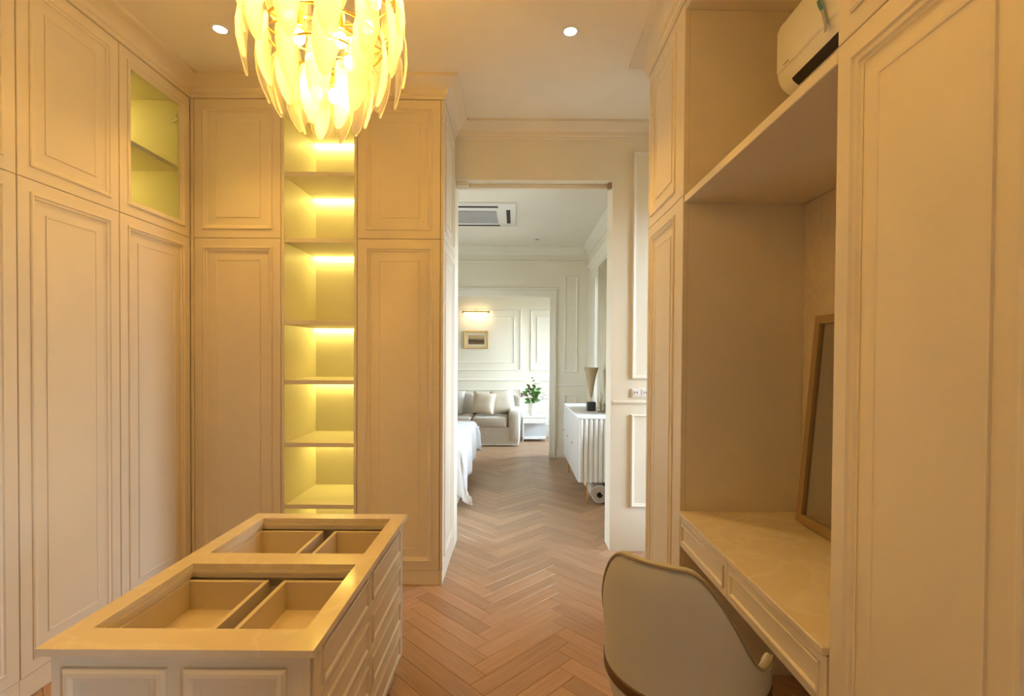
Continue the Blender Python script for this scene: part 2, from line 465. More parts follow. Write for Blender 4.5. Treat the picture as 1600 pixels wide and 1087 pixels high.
# ------------------------------------------------------------------ room shell
def wall(name, boxes, label, material='wall_paint'):
    mb = MB()
    for b in boxes: mb.box(*b)
    return struct(name, mb, material, label)
struct('ceiling', MB().box(-2.8, 2.2, -1.8, YW1, ZC, ZC + 0.12), 'ceiling_paint', 'smooth cream ceiling of the dressing room')
struct('ceiling_bedroom', MB().box(-3.2, 1.85, YW1 + 0.001, 9.0, ZB, ZB + 0.12), 'ceiling_paint', 'flat white ceiling of the bedroom beyond the doorway')
wall('wall_left', [(-2.80, -2.62, -1.8, YW0 - 0.001, 0, ZC)], 'cream wall behind the left wardrobes')
wall('wall_right', [(1.31, 1.45, -0.5, 2.76, 0, ZC), (1.31, 1.45, -1.8, -1.5, 0, ZC), (1.31, 1.45, -1.5, -0.5, 0, 0.25), (1.31, 1.45, -1.5, -0.5, 1.4, ZC), (1.451, 1.55, 2.62, 2.76, 0, ZC)], 'cream wall behind the vanity and right cabinets')
wall('wall_rear', [(-2.619, 1.309, -1.8, -1.62, 0, ZC)], 'plain cream wall behind the camera')
wf = wall('wall_far', [(-3.2, XS, YW0, YW1, 0, ZC), (0.69, 2.15, YW0, YW1, 0, ZC), (XS, 0.69, YW0, YW1, 2.662, ZC)], 'cream wall with the tall doorway opening into the bedroom')
wall('wall_alcove', [(1.55, 1.70, 2.62, 3.12, 0, ZC), (1.55, 1.70, 3.52, YW0 - 0.001, 0, ZC), (1.55, 1.70, 3.12, 3.52, 0, 0.25), (1.55, 1.70, 3.12, 3.52, 2.55, ZC)], 'cream side wall of the passage with a window')
wall_frame('panel_moulding', '-y', YW0, 0.835, 1.44, 1.245, 2.87, wf)
wall_frame('panel_moulding', '-y', YW0, 0.835, 1.44, 0.32, 0.99, wf)
MB().box(0.70, 1.54, YW0 - 0.012, YW0 + 0.001, 1.07, 1.09, 0.004).build('chair_rail', 'moulding_paint', wf)
CROWN_S = [(-0.002, ZC - 0.11), (0.008, ZC - 0.11), (0.012, ZC - 0.09), (0.03, ZC - 0.05), (0.06, ZC - 0.018), (0.065, ZC - 0.0005), (-0.002, ZC - 0.0005)]

# bedroom
wall('wall_bedroom_right', [(1.0, 1.17, YW1 + 0.001, 4.25, 0, ZB), (1.0, 1.17, 6.15, 7.1, 0, ZB), (1.0, 1.17, 4.25, 6.15, 0, 0.8), (1.0, 1.17, 4.25, 6.15, 2.4, ZB)], 'pale bedroom wall with the window above the fluted console')
wall('wall_bedroom_left', [(-3.2, -3.05, YW1 + 0.001, 4.0, 0, ZB), (-3.2, -3.05, 5.0, 9.0, 0, ZB), (-3.2, -3.05, 4.0, 5.0, 0, 0.3), (-3.2, -3.05, 4.0, 5.0, 2.4, ZB)], 'pale bedroom wall at the head of the bed')
YO0, YO1, XO0, XO1, ZO = 6.91, 7.10, -2.0, 0.487, 2.24
wo = wall('wall_bedroom_far', [(-3.049, XO0, YO0, YO1, 0, ZB), (XO1, 1.0, YO0, YO1, 0, ZB), (XO0, XO1, YO0, YO1, ZO, ZB)], 'panelled bedroom wall with a cased opening to the sitting room')
mb = MB()   # casing round the opening
for x0, x1, z0, z1 in ((XO1 - 0.012, XO1 + 0.085, 0, ZO + 0.0), (XO0 - 0.085, XO0 + 0.012, 0, ZO), (XO0 - 0.085, XO1 + 0.085, ZO - 0.012, ZO + 0.085)):
    mb.box(x0, x1, YO0 - 0.02, YO0 + 0.001, z0, z1, 0.004)
    mb.box(x0 + 0.055, x1 - 0.01, YO0 - 0.032, YO0 - 0.018, z0, z1, 0.004) if z0 == 0 and x0 > 0 else None
mb.box(XO0 - 0.1, XO1 + 0.1, YO0 - 0.03, YO0 + 0.001, ZO + 0.085, ZO + 0.11, 0.004)
mb.build('opening_casing', 'moulding_paint', wo)
wall_frame('panel_moulding', '-y', YO0, 0.675, 0.86, 1.19, 2.52, wo)
wall_frame('panel_moulding', '-y', YO0, 0.675, 0.86, 0.25, 0.88, wo)
MB().box(0.575, 0.995, YO0 - 0.014, YO0 + 0.001, 1.0, 1.025, 0.004).build('chair_rail', 'moulding_paint', wo)
MB().box(0.575, 0.995, YO0 - 0.014, YO0 + 0.001, 0, 0.12, 0.003).build('skirting', 'moulding_paint', wo)
MB().box(-3.04, 0.99, YO0 - 0.02, YO0 + 0.001, 2.70, 2.725, 0.005).build('frieze_rail', 'moulding_paint', wo)
CR_B = [(-0.002, ZB - 0.10), (0.01, ZB - 0.10), (0.014, ZB - 0.085), (0.035, ZB - 0.05), (0.075, ZB - 0.02), (0.085, ZB - 0.0005), (-0.002, ZB - 0.0005)]
struct('trim_bedroom_cornice', sweep(MB(), [(-3.05, YO0), (1.0, YO0), (1.0, YW1 + 0.002)], CR_B), 'moulding_paint', 'white cornice round the bedroom ceiling')
# sitting room
YF = 8.72
wall('wall_sitting_right', [(1.6, 1.77, 7.101, 7.2, 0, ZB), (1.6, 1.77, 8.6, 9.0, 0, ZB), (1.6, 1.77, 7.2, 8.6, 0, 0.4), (1.6, 1.77, 7.2, 8.6, 2.4, ZB), (1.171, 1.6, YO0, YO1, 0, ZB)], 'pale sitting room wall with an added window, out past the opening')
ws = wall('wall_sitting_far', [(-3.049, 1.599, YF, YF + 0.15, 0, ZB)], 'panelled cream wall behind the sofa')
wall_frame('panel_moulding', '-y', YF, -1.47, 0.10, 1.155, 2.22, ws)
wall_frame('panel_moulding', '-y', YF, -1.35, -0.015, 1.285, 2.10, ws, width=0.02, hgt=0.01)
wall_frame('panel_moulding', '-y', YF, 0.265, 0.95, 1.155, 2.22, ws)
wall_frame('panel_moulding', '-y', YF, 0.375, 0.84, 1.285, 2.10, ws, width=0.02, hgt=0.01)
wall_frame('panel_moulding', '-y', YF, -1.47, 0.10, 0.2, 0.83, ws)
wall_frame('panel_moulding', '-y', YF, 0.265, 0.95, 0.2, 0.83, ws)
MB().box(-3.04, 1.59, YF - 0.02, YF + 0.001, 0.975, 1.01, 0.006).build('chair_rail', 'moulding_paint', ws)
MB().box(-3.04, 1.59, YF - 0.015, YF + 0.001, 0, 0.12, 0.004).build('skirting', 'moulding_paint', ws)

# windows: frame with bars and panes
def window(name, face, pos, a0, a1, z0, z1, nx, label):
    w = thing(name, label, 'window', ((pos, (a0 + a1) / 2, z0) if face == 'x' else ((a0 + a1) / 2, pos, z0)), kind='structure')
    def bx(mb, b0, b1, c0, c1, d):
        if face == 'x': mb.box(pos - d, pos + d, b0, b1, c0, c1, 0.003)
        else: mb.box(b0, b1, pos - d, pos + d, c0, c1, 0.003)
    mb = MB(); fw = 0.045
    bx(mb, a0 + 0.001, a0 + fw, z0 + 0.001, z1 - 0.001, 0.03); bx(mb, a1 - fw, a1 - 0.001, z0 + 0.001, z1 - 0.001, 0.03)
    bx(mb, a0 + fw, a1 - fw, z0 + 0.001, z0 + fw, 0.03); bx(mb, a0 + fw, a1 - fw, z1 - fw, z1 - 0.001, 0.03)
    mb.build('window_frame', 'white_plastic', w)
    st = (a1 - a0 - 2 * fw) / nx
    for k in range(nx):
        b0 = a0 + fw + k * st
        if k:
            mb = MB(); bx(mb, b0 - 0.02, b0 + 0.02, z0 + fw, z1 - fw, 0.022); mb.build('glazing_bar', 'white_plastic', w)
        mb = MB(); bx(mb, b0 + 0.021, b0 + st - 0.021, z0 + fw + 0.001, z1 - fw - 0.001, 0.004); mb.build('pane', 'window_glass', w)
    return w
window('window_1', 'x', 1.63, 3.12, 3.52, 0.25, 2.55, 1, 'tall window in the passage beside the doorway wall')
window('window_2', 'x', 1.10, 4.25, 6.15, 0.8, 2.4, 3, 'bedroom window above the console with bars')
window('added_window_3', 'x', 1.70, 7.2, 8.6, 0.4, 2.4, 2, 'unseen sitting room window added beyond the cased opening for daylight')  # added out of view to light the sitting room
window('added_window_5', 'x', 1.38, -1.5, -0.5, 0.25, 1.4, 1, 'small unseen window added in the right wall beside the camera for daylight')  # added out of view; low opening sends daylight onto island side and lower wardrobes
window('added_window_4', 'x', -3.12, 4.0, 5.0, 0.3, 2.4, 2, 'unseen window added beside the head of the bed for daylight')  # added out of view to bring daylight over the bed
# casing of the bedroom window
wc = thing('trim_window_casing', 'cream casing with a cornice head round the bedroom window', 'trim', (1.0, 5.2, 0.8), kind='structure')
for y0, y1 in ((6.15, 6.40), (4.0, 4.25)):
    MB().box(0.975, 1.001, y0, y1, 0.72, 2.4, 0.004).build('side_casing', 'moulding_paint', wc)
MB().box(0.975, 1.001, 4.0, 6.40, 2.401, 2.50, 0.004).build('head_casing', 'moulding_paint', wc)
sweep(MB(), [(1.001, 6.46), (1.001, 3.95)], [(0, 2.50), (0.03, 2.50), (0.045, 2.53), (0.08, 2.555), (0.085, 2.58), (0, 2.58)]).build('cornice_head', 'moulding_paint', wc)
MB().box(0.93, 1.0, 3.98, 6.42, 0.68, 0.72, 0.005).build('sill', 'moulding_paint', wc)

# sliding door track under the lintel
tr = thing('sliding_door_track', 'slim cream sliding door track under the doorway lintel', 'track', (0.12, 3.69, 2.60))
MB().box(XS + 0.003, 0.688, 3.67, 3.715, 2.632, 2.661, 0.002).build('rail', 'trim_paint', tr)
MB().box(XS + 0.004, XS + 0.09, 3.62, 3.655, 2.630, 2.661, 0.003).build('guide_block', 'trim_paint', tr)
MB().box(0.664, 0.687, 3.625, 3.66, 2.620, 2.661, 0.002).build('stopper', 'dark_brass', tr)

# cornices of the dressing room
PROF = [(-0.018, ZK), (0.006, ZK), (0.010, ZK + 0.008), (0.010, ZK + 0.02), (0.018, ZK + 0.026), (0.024, ZK + 0.05), (0.06, ZK + 0.082), (0.082, ZK + 0.09), (0.092, ZK + 0.094), (0.092, ZC - 0.0005), (-0.018, ZC - 0.0005)]
struct('trim_1', sweep(MB(), [(XL, 0.4), (XL, YB), (XS, YB), (XS, YW0), (1.55, YW0)], PROF), 'cabinet_paint', 'cream cornice above the left wardrobes, end cabinets and doorway wall')
struct('trim_2', sweep(MB(), [(1.3, 2.772), (XR, 2.772), (XR, 0.1)], PROF), 'cabinet_paint', 'cream cornice above the vanity and right cabinets')

# ------------------------------------------------------------------ wardrobes
def cab_body(face, pos, a0, a1, z0, z1, depth, parent, material='cabinet_paint', name='carcass', plinth=True):
    mb = MB(); f = pos - 0.022 * (1 if face[0] == '+' else -1); b = pos - depth * (1 if face[0] == '+' else -1)
    lo, hi = min(f, b), max(f, b)
    if face[1] == 'x': mb.box(lo, hi, a0, a1, z0, z1)
    else: mb.box(a0, a1, lo, hi, z0, z1)
    return mb.build(name, material, parent)
def plinth(face, pos, a0, a1, parent, set_back=0.004):
    sgn = 1 if face[0] == '+' else -1
    f, b = pos - set_back * sgn, pos - (set_back + 0.018) * sgn
    lo, hi = min(f, b), max(f, b)
    mb = MB()
    if face[1] == 'x': mb.box(lo, hi, a0, a1, 0.001, ZP - 0.003, 0.001)
    else: mb.box(a0, a1, lo, hi, 0.001, ZP - 0.003, 0.001)
    mb.build('plinth', 'cabinet_paint', parent)

G = 0.0024
lab = {0: 'cream panelled wardrobe nearest the camera on the left wall', 1: 'cream panelled wardrobe cut by the left edge of the photo',
       2: 'cream panelled wardrobe on the left wall, two solid doors, second from the corner', 3: 'cream corner wardrobe with a glazed lit upper door'}
for k, (y0, y1) in enumerate(((0.43, 0.945), (0.945, 1.462), (1.462, 1.978), (1.978, 2.49), (2.49, 3.03))):
    if k == 0: continue
    gl = (k == 4)
    t = thing('wardrobe', lab[k - 1], 'wardrobe', (XL - 0.3, (y0 + y1) / 2, 0), 'left wall wardrobes')
    ya, yb = y0 + 0.0004, y1 - 0.0004
    plinth('+x', XL, ya, yb, t)
    if not gl:
        cab_body('+x', XL, ya, yb, 0.001, ZK - 0.002, 0.6, t, 'joint_dark')
    else:
        cab_body('+x', XL, ya, yb, 0.001, ZJ - 0.02, 0.6, t, 'joint_dark')
        x0, x1 = XL - 0.6, XL - 0.022
        for nm, b in (('back_panel', (x0, x0 + 0.016, ya, yb, ZJ - 0.019, ZK - 0.002)), ('side_panel', (x0 + 0.016, x1, ya, ya + 0.018, ZJ - 0.019, ZK - 0.002)),
                      ('side_panel', (x0 + 0.016, x1, yb - 0.018, yb, ZJ - 0.019, ZK - 0.002)), ('bottom_panel', (x0 + 0.016, x1, ya + 0.018, yb - 0.018, ZJ - 0.019, ZJ + 0.002)),
                      ('top_panel', (x0 + 0.016, x1, ya + 0.018, yb - 0.018, ZK - 0.022, ZK - 0.002)), ('shelf', (x0 + 0.016, x1 - 0.03, ya + 0.018, yb - 0.018, 2.50, 2.522))):
            MB().box(*b).build(nm, 'niche_paint', t)
        for z in (ZK - 0.0225, 2.4995):
            MB().box(x0 + 0.04, x0 + 0.062, ya + 0.03, yb - 0.03, z - 0.006, z).build('light_strip', 'led_glow', t)
        hb = MB().box(XL - 0.05, XL - 0.024, yb - 0.05, yb - 0.02, 2.80, 2.83, 0.002)
        hb.tube([(XL - 0.04, yb - 0.03, 2.81), (XL - 0.10, yb - 0.022, 2.79)], 0.006, 6)
        hb.build('hinge', 'chrome', t)
    panel_door('lower_door', '+x', XL, y0 + G, y1 - G, ZP, ZJ - 0.0015, t)
    panel_door('upper_door', '+x', XL, y0 + G, y1 - G, ZJ + 0.0015, ZK - 0.003, t, glass=gl)

# end cabinets either side of the lit niche
def end_cab(x0, x1, label):
    t = thing('tall_cabinet', label, 'cabinet', ((x0 + x1) / 2, YB + 0.27, 0), 'cabinets at the end of the room')
    plinth('-y', YB, x0, x1, t)
    cab_body('-y', YB, x0, x1, 0.001, ZK - 0.002, 0.55, t, 'joint_dark')
    panel_door('lower_door', '-y', YB, x0 + G, x1 - G, ZP, ZJ - 0.0015, t)
    panel_door('upper_door', '-y', YB, x0 + G, x1 - G, ZJ + 0.0015, ZK - 0.003, t)
    return t
MB_f = MB().box(XL + 0.001, XL + 0.02, YB - 0.001, YB + 0.02, 0.001, ZK - 0.002, 0.001)
tc1 = end_cab(XL + 0.021, -1.421, 'cream panelled cabinet in the corner, left of the lit shelves')
MB_f.build('filler_strip', 'cabinet_paint', tc1)
tc2 = end_cab(-0.961, XS - 0.019, 'cream panelled cabinet beside the doorway, right of the lit shelves')
# its panelled flank towards the passage
small = [('side_panel', ZP, ZJ - 0.0015), ('side_panel', ZJ + 0.0015, ZK - 0.003)]
for nm, z0, z1 in small:
    panel_door(nm, '+x', XS, YB + 0.001, YW0 - 0.002, z0, z1, tc2, m0=0.06, m1=0.135, t=0.018)
MB().box(XS - 0.017, XS - 0.003, YB + 0.002, YW0 - 0.002, 0.001, ZP - 0.003).build('plinth', 'cabinet_paint', tc2)

# lit open shelves
nx0, nx1, ny1 = -1.420, -0.962, 3.53
sh = thing('shelf_unit', 'open shelf unit with glowing yellow light strips between the end cabinets', 'shelf unit', ((nx0 + nx1) / 2, YB + 0.25, 0))
MB().box(nx0, nx0 + 0.018, YB - 0.001, ny1, 0.001, ZK - 0.002, 0.001).build('side_panel', 'niche_paint', sh)
MB().box(nx1 - 0.018, nx1, YB - 0.001, ny1, 0.001, ZK - 0.002, 0.001).build('side_panel', 'niche_paint', sh)
MB().box(nx0 + 0.018, nx1 - 0.018, ny1 - 0.016, ny1, 0.001, ZK - 0.002).build('back_panel', 'niche_paint', sh)
MB().box(nx0 + 0.018, nx1 - 0.018, YB + 0.0, ny1 - 0.016, ZK - 0.08, ZK - 0.002, 0.001).build('top_panel', 'niche_paint', sh)
MB().box(nx0 + 0.018, nx1 - 0.018, YB + 0.002, ny1 - 0.016, 0.001, 0.095, 0.001).build('bottom_panel', 'niche_paint', sh)
for zt in (2.51, 2.11, 1.612, 1.25, 0.868, 0.49):
    MB().box(nx0 + 0.0185, nx1 - 0.0185, YB + 0.004, ny1 - 0.0165, zt - 0.026, zt, 0.001).build('shelf', 'niche_paint', sh)
for zt in (ZK - 0.08, 2.484, 2.084, 1.586, 1.224, 0.842, 0.464):
    MB().box(nx0 + 0.022, nx1 - 0.022, ny1 - 0.045, ny1 - 0.03, zt - 0.008, zt - 0.0005).build('light_strip', 'led_glow', sh)

# right: tall cabinet, vanity niche, near cabinet
YN0, YN1 = 1.150, 2.185       # niche opening
t = thing('tall_cabinet', 'cream panelled cabinet at the far end of the vanity, by the passage', 'cabinet', (XR + 0.3, 2.48, 0), 'right wall cabinets')
cab_body('-x', XR, YN1 + 0.001, 2.768, 0.001, ZK - 0.002, 0.57, t, 'carcass')
plinth('-x', XR, YN1 + 0.001, 2.768, t)
panel_door('lower_door', '-x', XR, 2.255, 2.768, ZP, ZJ - 0.0015, t)
panel_door('upper_door', '-x', XR, 2.255, 2.768, ZJ + 0.0015, ZK - 0.003, t)
MB().box(XR - 0.002, XR + 0.022, YN1 + 0.001, 2.2535, ZP, ZJ - 0.0015, 0.002).build('end_stile', 'cabinet_paint', t)
MB().box(XR - 0.002, XR + 0.022, YN1 + 0.001, 2.2535, ZJ + 0.0015, ZK - 0.003, 0.002).build('end_stile', 'cabinet_paint', t)
for y0, y1, lb in ((0.655, 1.148, 'cream panelled cabinet filling the right edge of the photo'), (0.16, 0.654, 'cream panelled cabinet beside the camera on the right wall')):
    t = thing('tall_cabinet', lb, 'cabinet', (XR + 0.3, (y0 + y1) / 2, 0), 'right wall cabinets')
    cab_body('-x', XR, y0, y1, 0.001, ZK - 0.002, 0.57, t, 'carcass')
    plinth('-x', XR, y0, y1, t)
    panel_door('lower_door', '-x', XR, y0 + G, y1 - G, ZP, ZJ - 0.0015, t, m0=0.045, m1=0.115)
    panel_door('upper_door', '-x', XR, y0 + G, y1 - G, ZJ + 0.0015, ZK - 0.003, t, m0=0.045, m1=0.115)
t = thing('vanity_niche', 'cream open vanity niche lining with an overhead shelf under the air conditioner', 'niche', (1.0, 1.67, 0))
MB().box(1.272, 1.30, YN0, YN1, 0.001, ZK - 0.002).build('back_panel', 'carcass', t)
MB().box(1.258, 1.271, YN0 + 0.001, YN1 - 0.001, 0.731, ZJ - 0.036).build('marble_backsplash', 'backsplash_marble', t)
MB().box(XR + 0.002, 1.271, YN0 + 0.001, YN1 - 0.001, ZJ - 0.033, ZJ - 0.002, 0.002).build('overhead_shelf', 'cabinet_paint', t)
MB().box(XR + 0.0, 1.271, YN0 + 0.001, YN1 - 0.001, ZK - 0.04, ZK - 0.003, 0.002).build('top_panel', 'cabinet_paint', t)
# desk
ZD = 0.728
d = thing('vanity_desk', 'built-in vanity desk with a cream marble top and two slim drawers', 'desk', (1.0, 1.67, 0))
MB().box(XR - 0.012, 1.257, YN0 + 0.002, YN1 - 0.002, ZD - 0.02, ZD, 0.002).build('marble_top', 'cream_marble', d)
MB().box(XR + 0.02, 1.25, YN0 + 0.003, YN1 - 0.003, ZD - 0.15, ZD - 0.021).build('drawer_case', 'carcass', d)
small_front('drawer', '-x', XR, 1.700, YN1 - 0.004, ZD - 0.155, ZD - 0.023, d, m0=0.025)
small_front('drawer', '-x', XR, YN0 + 0.004, 1.697, ZD - 0.155, ZD - 0.023, d, m0=0.025)

# ------------------------------------------------------------------ air conditioner in the niche
ac = thing('air_conditioner', 'white wall air conditioner high in the vanity niche', 'air conditioner', (1.16, 1.64, 2.45))
prof = [(1.268, 2.46), (1.15, 2.449), (1.12, 2.4495), (1.095, 2.456), (1.073, 2.4715), (1.057, 2.493), (1.049, 2.517), (1.047, 2.54), (1.047, 2.70), (1.056, 2.725), (1.09, 2.735), (1.268, 2.735)]
MB().prism(prof, 'y', 1.24, 2.02).build('housing', 'white_plastic', ac)
MB().prism([(1.046, 2.53), (1.041, 2.535), (1.041, 2.695), (1.052, 2.722), (1.058, 2.724), (1.047, 2.70)], 'y', 1.245, 2.015).build('front_panel', 'white_plastic', ac)
MB().prism([(1.064, 2.4830), (1.073, 2.4705), (1.091, 2.4575), (1.0895, 2.4555), (1.0712, 2.4690), (1.0622, 2.4815)], 'y', 1.27, 1.945).build('air_outlet', 'painted_recess_shade', ac)  # solid dark strip in place of the shaded outlet recess
MB().prism([(1.095, 2.4555), (1.128, 2.4485), (1.128, 2.4455), (1.094, 2.4525)], 'y', 1.27, 1.965).build('louvre', 'white_plastic', ac)
MB().box(1.039, 1.0415, 1.93, 1.965, 2.542, 2.546).build('badge', 'ac_grille', ac)
tg = thing('hanging_tag', 'teal and white tag hanging from the air conditioner', 'tag', (1.03, 1.72, 2.5))
pts = [(1.036, 1.735, 2.632), (1.030, 1.725, 2.622), (1.026, 1.712, 2.600), (1.028, 1.70, 2.575)]
def ribbon(mb, pts, w):
    rows = [[(x, y - w / 2, z), (x, y + w / 2, z), (x - 0.0015, y + w / 2, z), (x - 0.0015, y - w / 2, z)] for x, y, z in pts]
    return mb.grid(rows, closed_u=True, smooth=True, cap=True)
ribbon(MB(), pts, 0.016).build('teal_end', 'teal_tag', tg)
ribbon(MB(), [pts[-1], (1.032, 1.695, 2.55), (1.036, 1.692, 2.52), (1.036, 1.692, 2.498)], 0.014).build('white_end', 'ac_grille', tg)

# ------------------------------------------------------------------ mirror leaning in the niche
mi = thing('mirror', 'bronze framed mirror leaning on the vanity desk against the marble', 'mirror', (1.19, 1.75, ZD))
my0, my1, mh = 1.42, 2.05, 0.84
xb, xt = 1.180, 1.250
lean = math.atan2(xt - xb, mh)
def mp(a, b, c):   # a along Y, b up the mirror, c out of its face
    return (xb + math.sin(lean) * b - math.cos(lean) * c, a, ZD + 0.004 + math.cos(lean) * b + math.sin(lean) * c)
fw_ = 0.034
def mbar(a0, a1, b0, b1, c0, c1, nm, m, par):
    mb = MB(); P = [mp(a, b, c) for c in (c0, c1) for a, b in ((a0, b0), (a1, b0), (a1, b1), (a0, b1))]
    mb.grid([P[:4], P[4:]], closed_u=True, smooth=False, cap=True)
    return mb.build(nm, m, par)
H_ = math.hypot(mh, xt - xb)
mbar(my0, my0 + fw_, 0, H_, 0, 0.02, 'frame_stile', 'mirror_frame', mi)
mbar(my1 - fw_, my1, 0, H_, 0, 0.02, 'frame_stile', 'mirror_frame', mi)
mbar(my0 + fw_, my1 - fw_, 0, fw_, 0, 0.02, 'frame_rail', 'mirror_frame', mi)
mbar(my0 + fw_, my1 - fw_, H_ - fw_, H_, 0, 0.02, 'frame_rail', 'mirror_frame', mi)
mbar(my0 + fw_, my1 - fw_, fw_, H_ - fw_, 0.002, 0.009, 'glass', 'mirror_glass', mi)

# ------------------------------------------------------------------ island
ix0, ix1, iy0, iy1, iz = -1.136, -0.474, 1.174, 2.20, 0.70
il = thing('dressing_island', 'cream dressing island with a marble rimmed top and open jewellery trays', 'island', ((ix0 + ix1) / 2, (iy0 + iy1) / 2, 0))
o1 = (ix0 + 0.06, ix1 - 0.057, 1.267, 1.665); o2 = (ix0 + 0.06, ix1 - 0.057, 1.756, 2.135)
zt0, zt1 = iz - 0.018, iz
ys = [iy0, o1[2], o1[3], o2[2], o2[3], iy1]
top = MB()
bm = top.bm
xs = [ix0, o1[0], o1[1], ix1]
Vt = [[bm.verts.new((x, y, zt1)) for x in xs] for y in ys]; Vb = [[bm.verts.new((x, y, zt0)) for x in xs] for y in ys]
hole = {(1, 1), (3, 1)}
for a in range(5):
    for b in range(3):
        if (a, b) in hole:
            q = [(a, b), (a, b + 1), (a + 1, b + 1), (a + 1, b)]
            for k in range(4):
                (i, j), (i2, j2) = q[k], q[(k + 1) % 4]
                bm.faces.new((Vt[i][j], Vt[i2][j2], Vb[i2][j2], Vb[i][j]))
        else:
            bm.faces.new((Vt[a][b], Vt[a][b + 1], Vt[a + 1][b + 1], Vt[a + 1][b]))
            bm.faces.new((Vb[a][b], Vb[a + 1][b], Vb[a + 1][b + 1], Vb[a][b + 1]))
rim = [(0, j) for j in range(4)] + [(i, 3) for i in range(1, 6)] + [(5, j) for j in (2, 1, 0)] + [(i, 0) for i in (4, 3, 2, 1)]
for k in range(len(rim)):
    (i, j), (i2, j2) = rim[k], rim[(k + 1) % len(rim)]
    bm.faces.new((Vt[i][j], Vt[i2][j2], Vb[i2][j2], Vb[i][j]))
top.build('marble_top', 'cream_marble', il)
bx0, bx1, by0, by1 = ix0 + 0.02, ix1 - 0.016, iy0 + 0.02, iy1 - 0.016
def ipart(nm, m, *b, bev=0.001): return MB().box(*b, bev).build(nm, m, il)
ipart('end_panel', 'cabinet_paint', bx0, bx1, by0, by0 + 0.018, 0.085, zt0 - 0.0005)
ipart('end_panel', 'cabinet_paint', bx0, bx1, by1 - 0.018, by1, 0.085, zt0 - 0.0005)
ipart('side_panel', 'cabinet_paint', bx0, bx0 + 0.018, by0 + 0.018, by1 - 0.018, 0.085, zt0 - 0.0005)
ipart('side_panel', 'joint_dark', bx1 - 0.04, bx1 - 0.019, by0 + 0.018, by1 - 0.018, 0.085, zt0 - 0.0005)
ipart('divider', 'cabinet_paint', bx0 + 0.018, bx1 - 0.04, o1[3] + 0.02, o2[2] - 0.02, 0.085, zt0 - 0.0005)
ipart('bottom_panel', 'carcass', bx0 + 0.018, bx1 - 0.04, by0 + 0.018, by1 - 0.018, 0.085, 0.10)
ipart('plinth', 'cabinet_paint', bx0 + 0.03, bx1 - 0.03, by0 + 0.03, by1 - 0.03, 0.001, 0.0845)
# stepped lining under each opening
for q in (o1, o2):
    O, u, v, n = (q[0], q[2], zt0), (1, 0, 0), (0, 1, 0), (0, 0, -1)
    mb = MB(); mb.rings(O, u, v, n, q[1] - q[0], q[3] - q[2], [(-0.018, 0.0005), (0.002, 0.0005), (0.002, 0.012), (-0.003, 0.014), (-0.003, 0.030), (-0.018, 0.030), (-0.018, 0.0005)])
    mb.build('opening_lining', 'cabinet_paint', il)
# open drawer trays, two in each opening
for q in (o1, o2):
    for xa, xb_ in ((q[0] - 0.012, -0.815), (-0.767, q[1] + 0.004)):
        ya, yb = q[2] - 0.012, q[3] - 0.010
        zb, zt = 0.545, 0.6505
        mb = MB(); th = 0.014
        mb.box(xa, xa + th, ya, yb, zb, zt, 0.001); mb.box(xb_ - th, xb_, ya, yb, zb, zt, 0.001)
        mb.box(xa + th, xb_ - th, ya, ya + th, zb, zt, 0.001); mb.box(xa + th, xb_ - th, yb - th, yb, zb, zt, 0.001)
        tray = mb.build('drawer_tray', 'drawer_box', il)
        MB().box(xa + th, xb_ - th, ya + th, yb - th, zb + 0.002, zb + 0.012).build('tray_bottom', 'drawer_box', tray)
    ipart('tray_support', 'joint_dark', q[0] - 0.002, q[1] + 0.004, q[2] - 0.01, q[3] + 0.01, 0.50, 0.535)
# near end: two moulded panels; aisle side: two columns of four drawers
cxm = (bx0 + bx1) / 2
for xa, xb_ in ((bx0 + 0.035, cxm - 0.03), (cxm + 0.01, bx1 - 0.055)):
    wall_frame('end_moulding', '-y', by0, xa, xb_, 0.14, zt0 - 0.035, il, 'cabinet_paint', width=0.04, hgt=0.016)
MB().box(bx1 - 0.0185, bx1, by0 - 0.0005, by0 + 0.05, 0.085, zt0 - 0.0005, 0.001).build('corner_post', 'cabinet_paint', il)
MB().box(bx1 - 0.0185, bx1, by1 - 0.03, by1, 0.085, zt0 - 0.0005, 0.001).build('corner_post', 'cabinet_paint', il)
ym = (by0 + by1) / 2
zs = [0.088 + k * (zt0 - 0.004 - 0.088) / 4 for k in range(5)]
for ya, yb in ((by0 + 0.052, ym - 0.0015), (ym + 0.0015, by1 - 0.032)):
    for k in range(4):
        small_front('drawer', '+x', bx1, ya, yb, zs[k] + 0.0015, zs[k + 1] - 0.0015, il, m0=0.024)

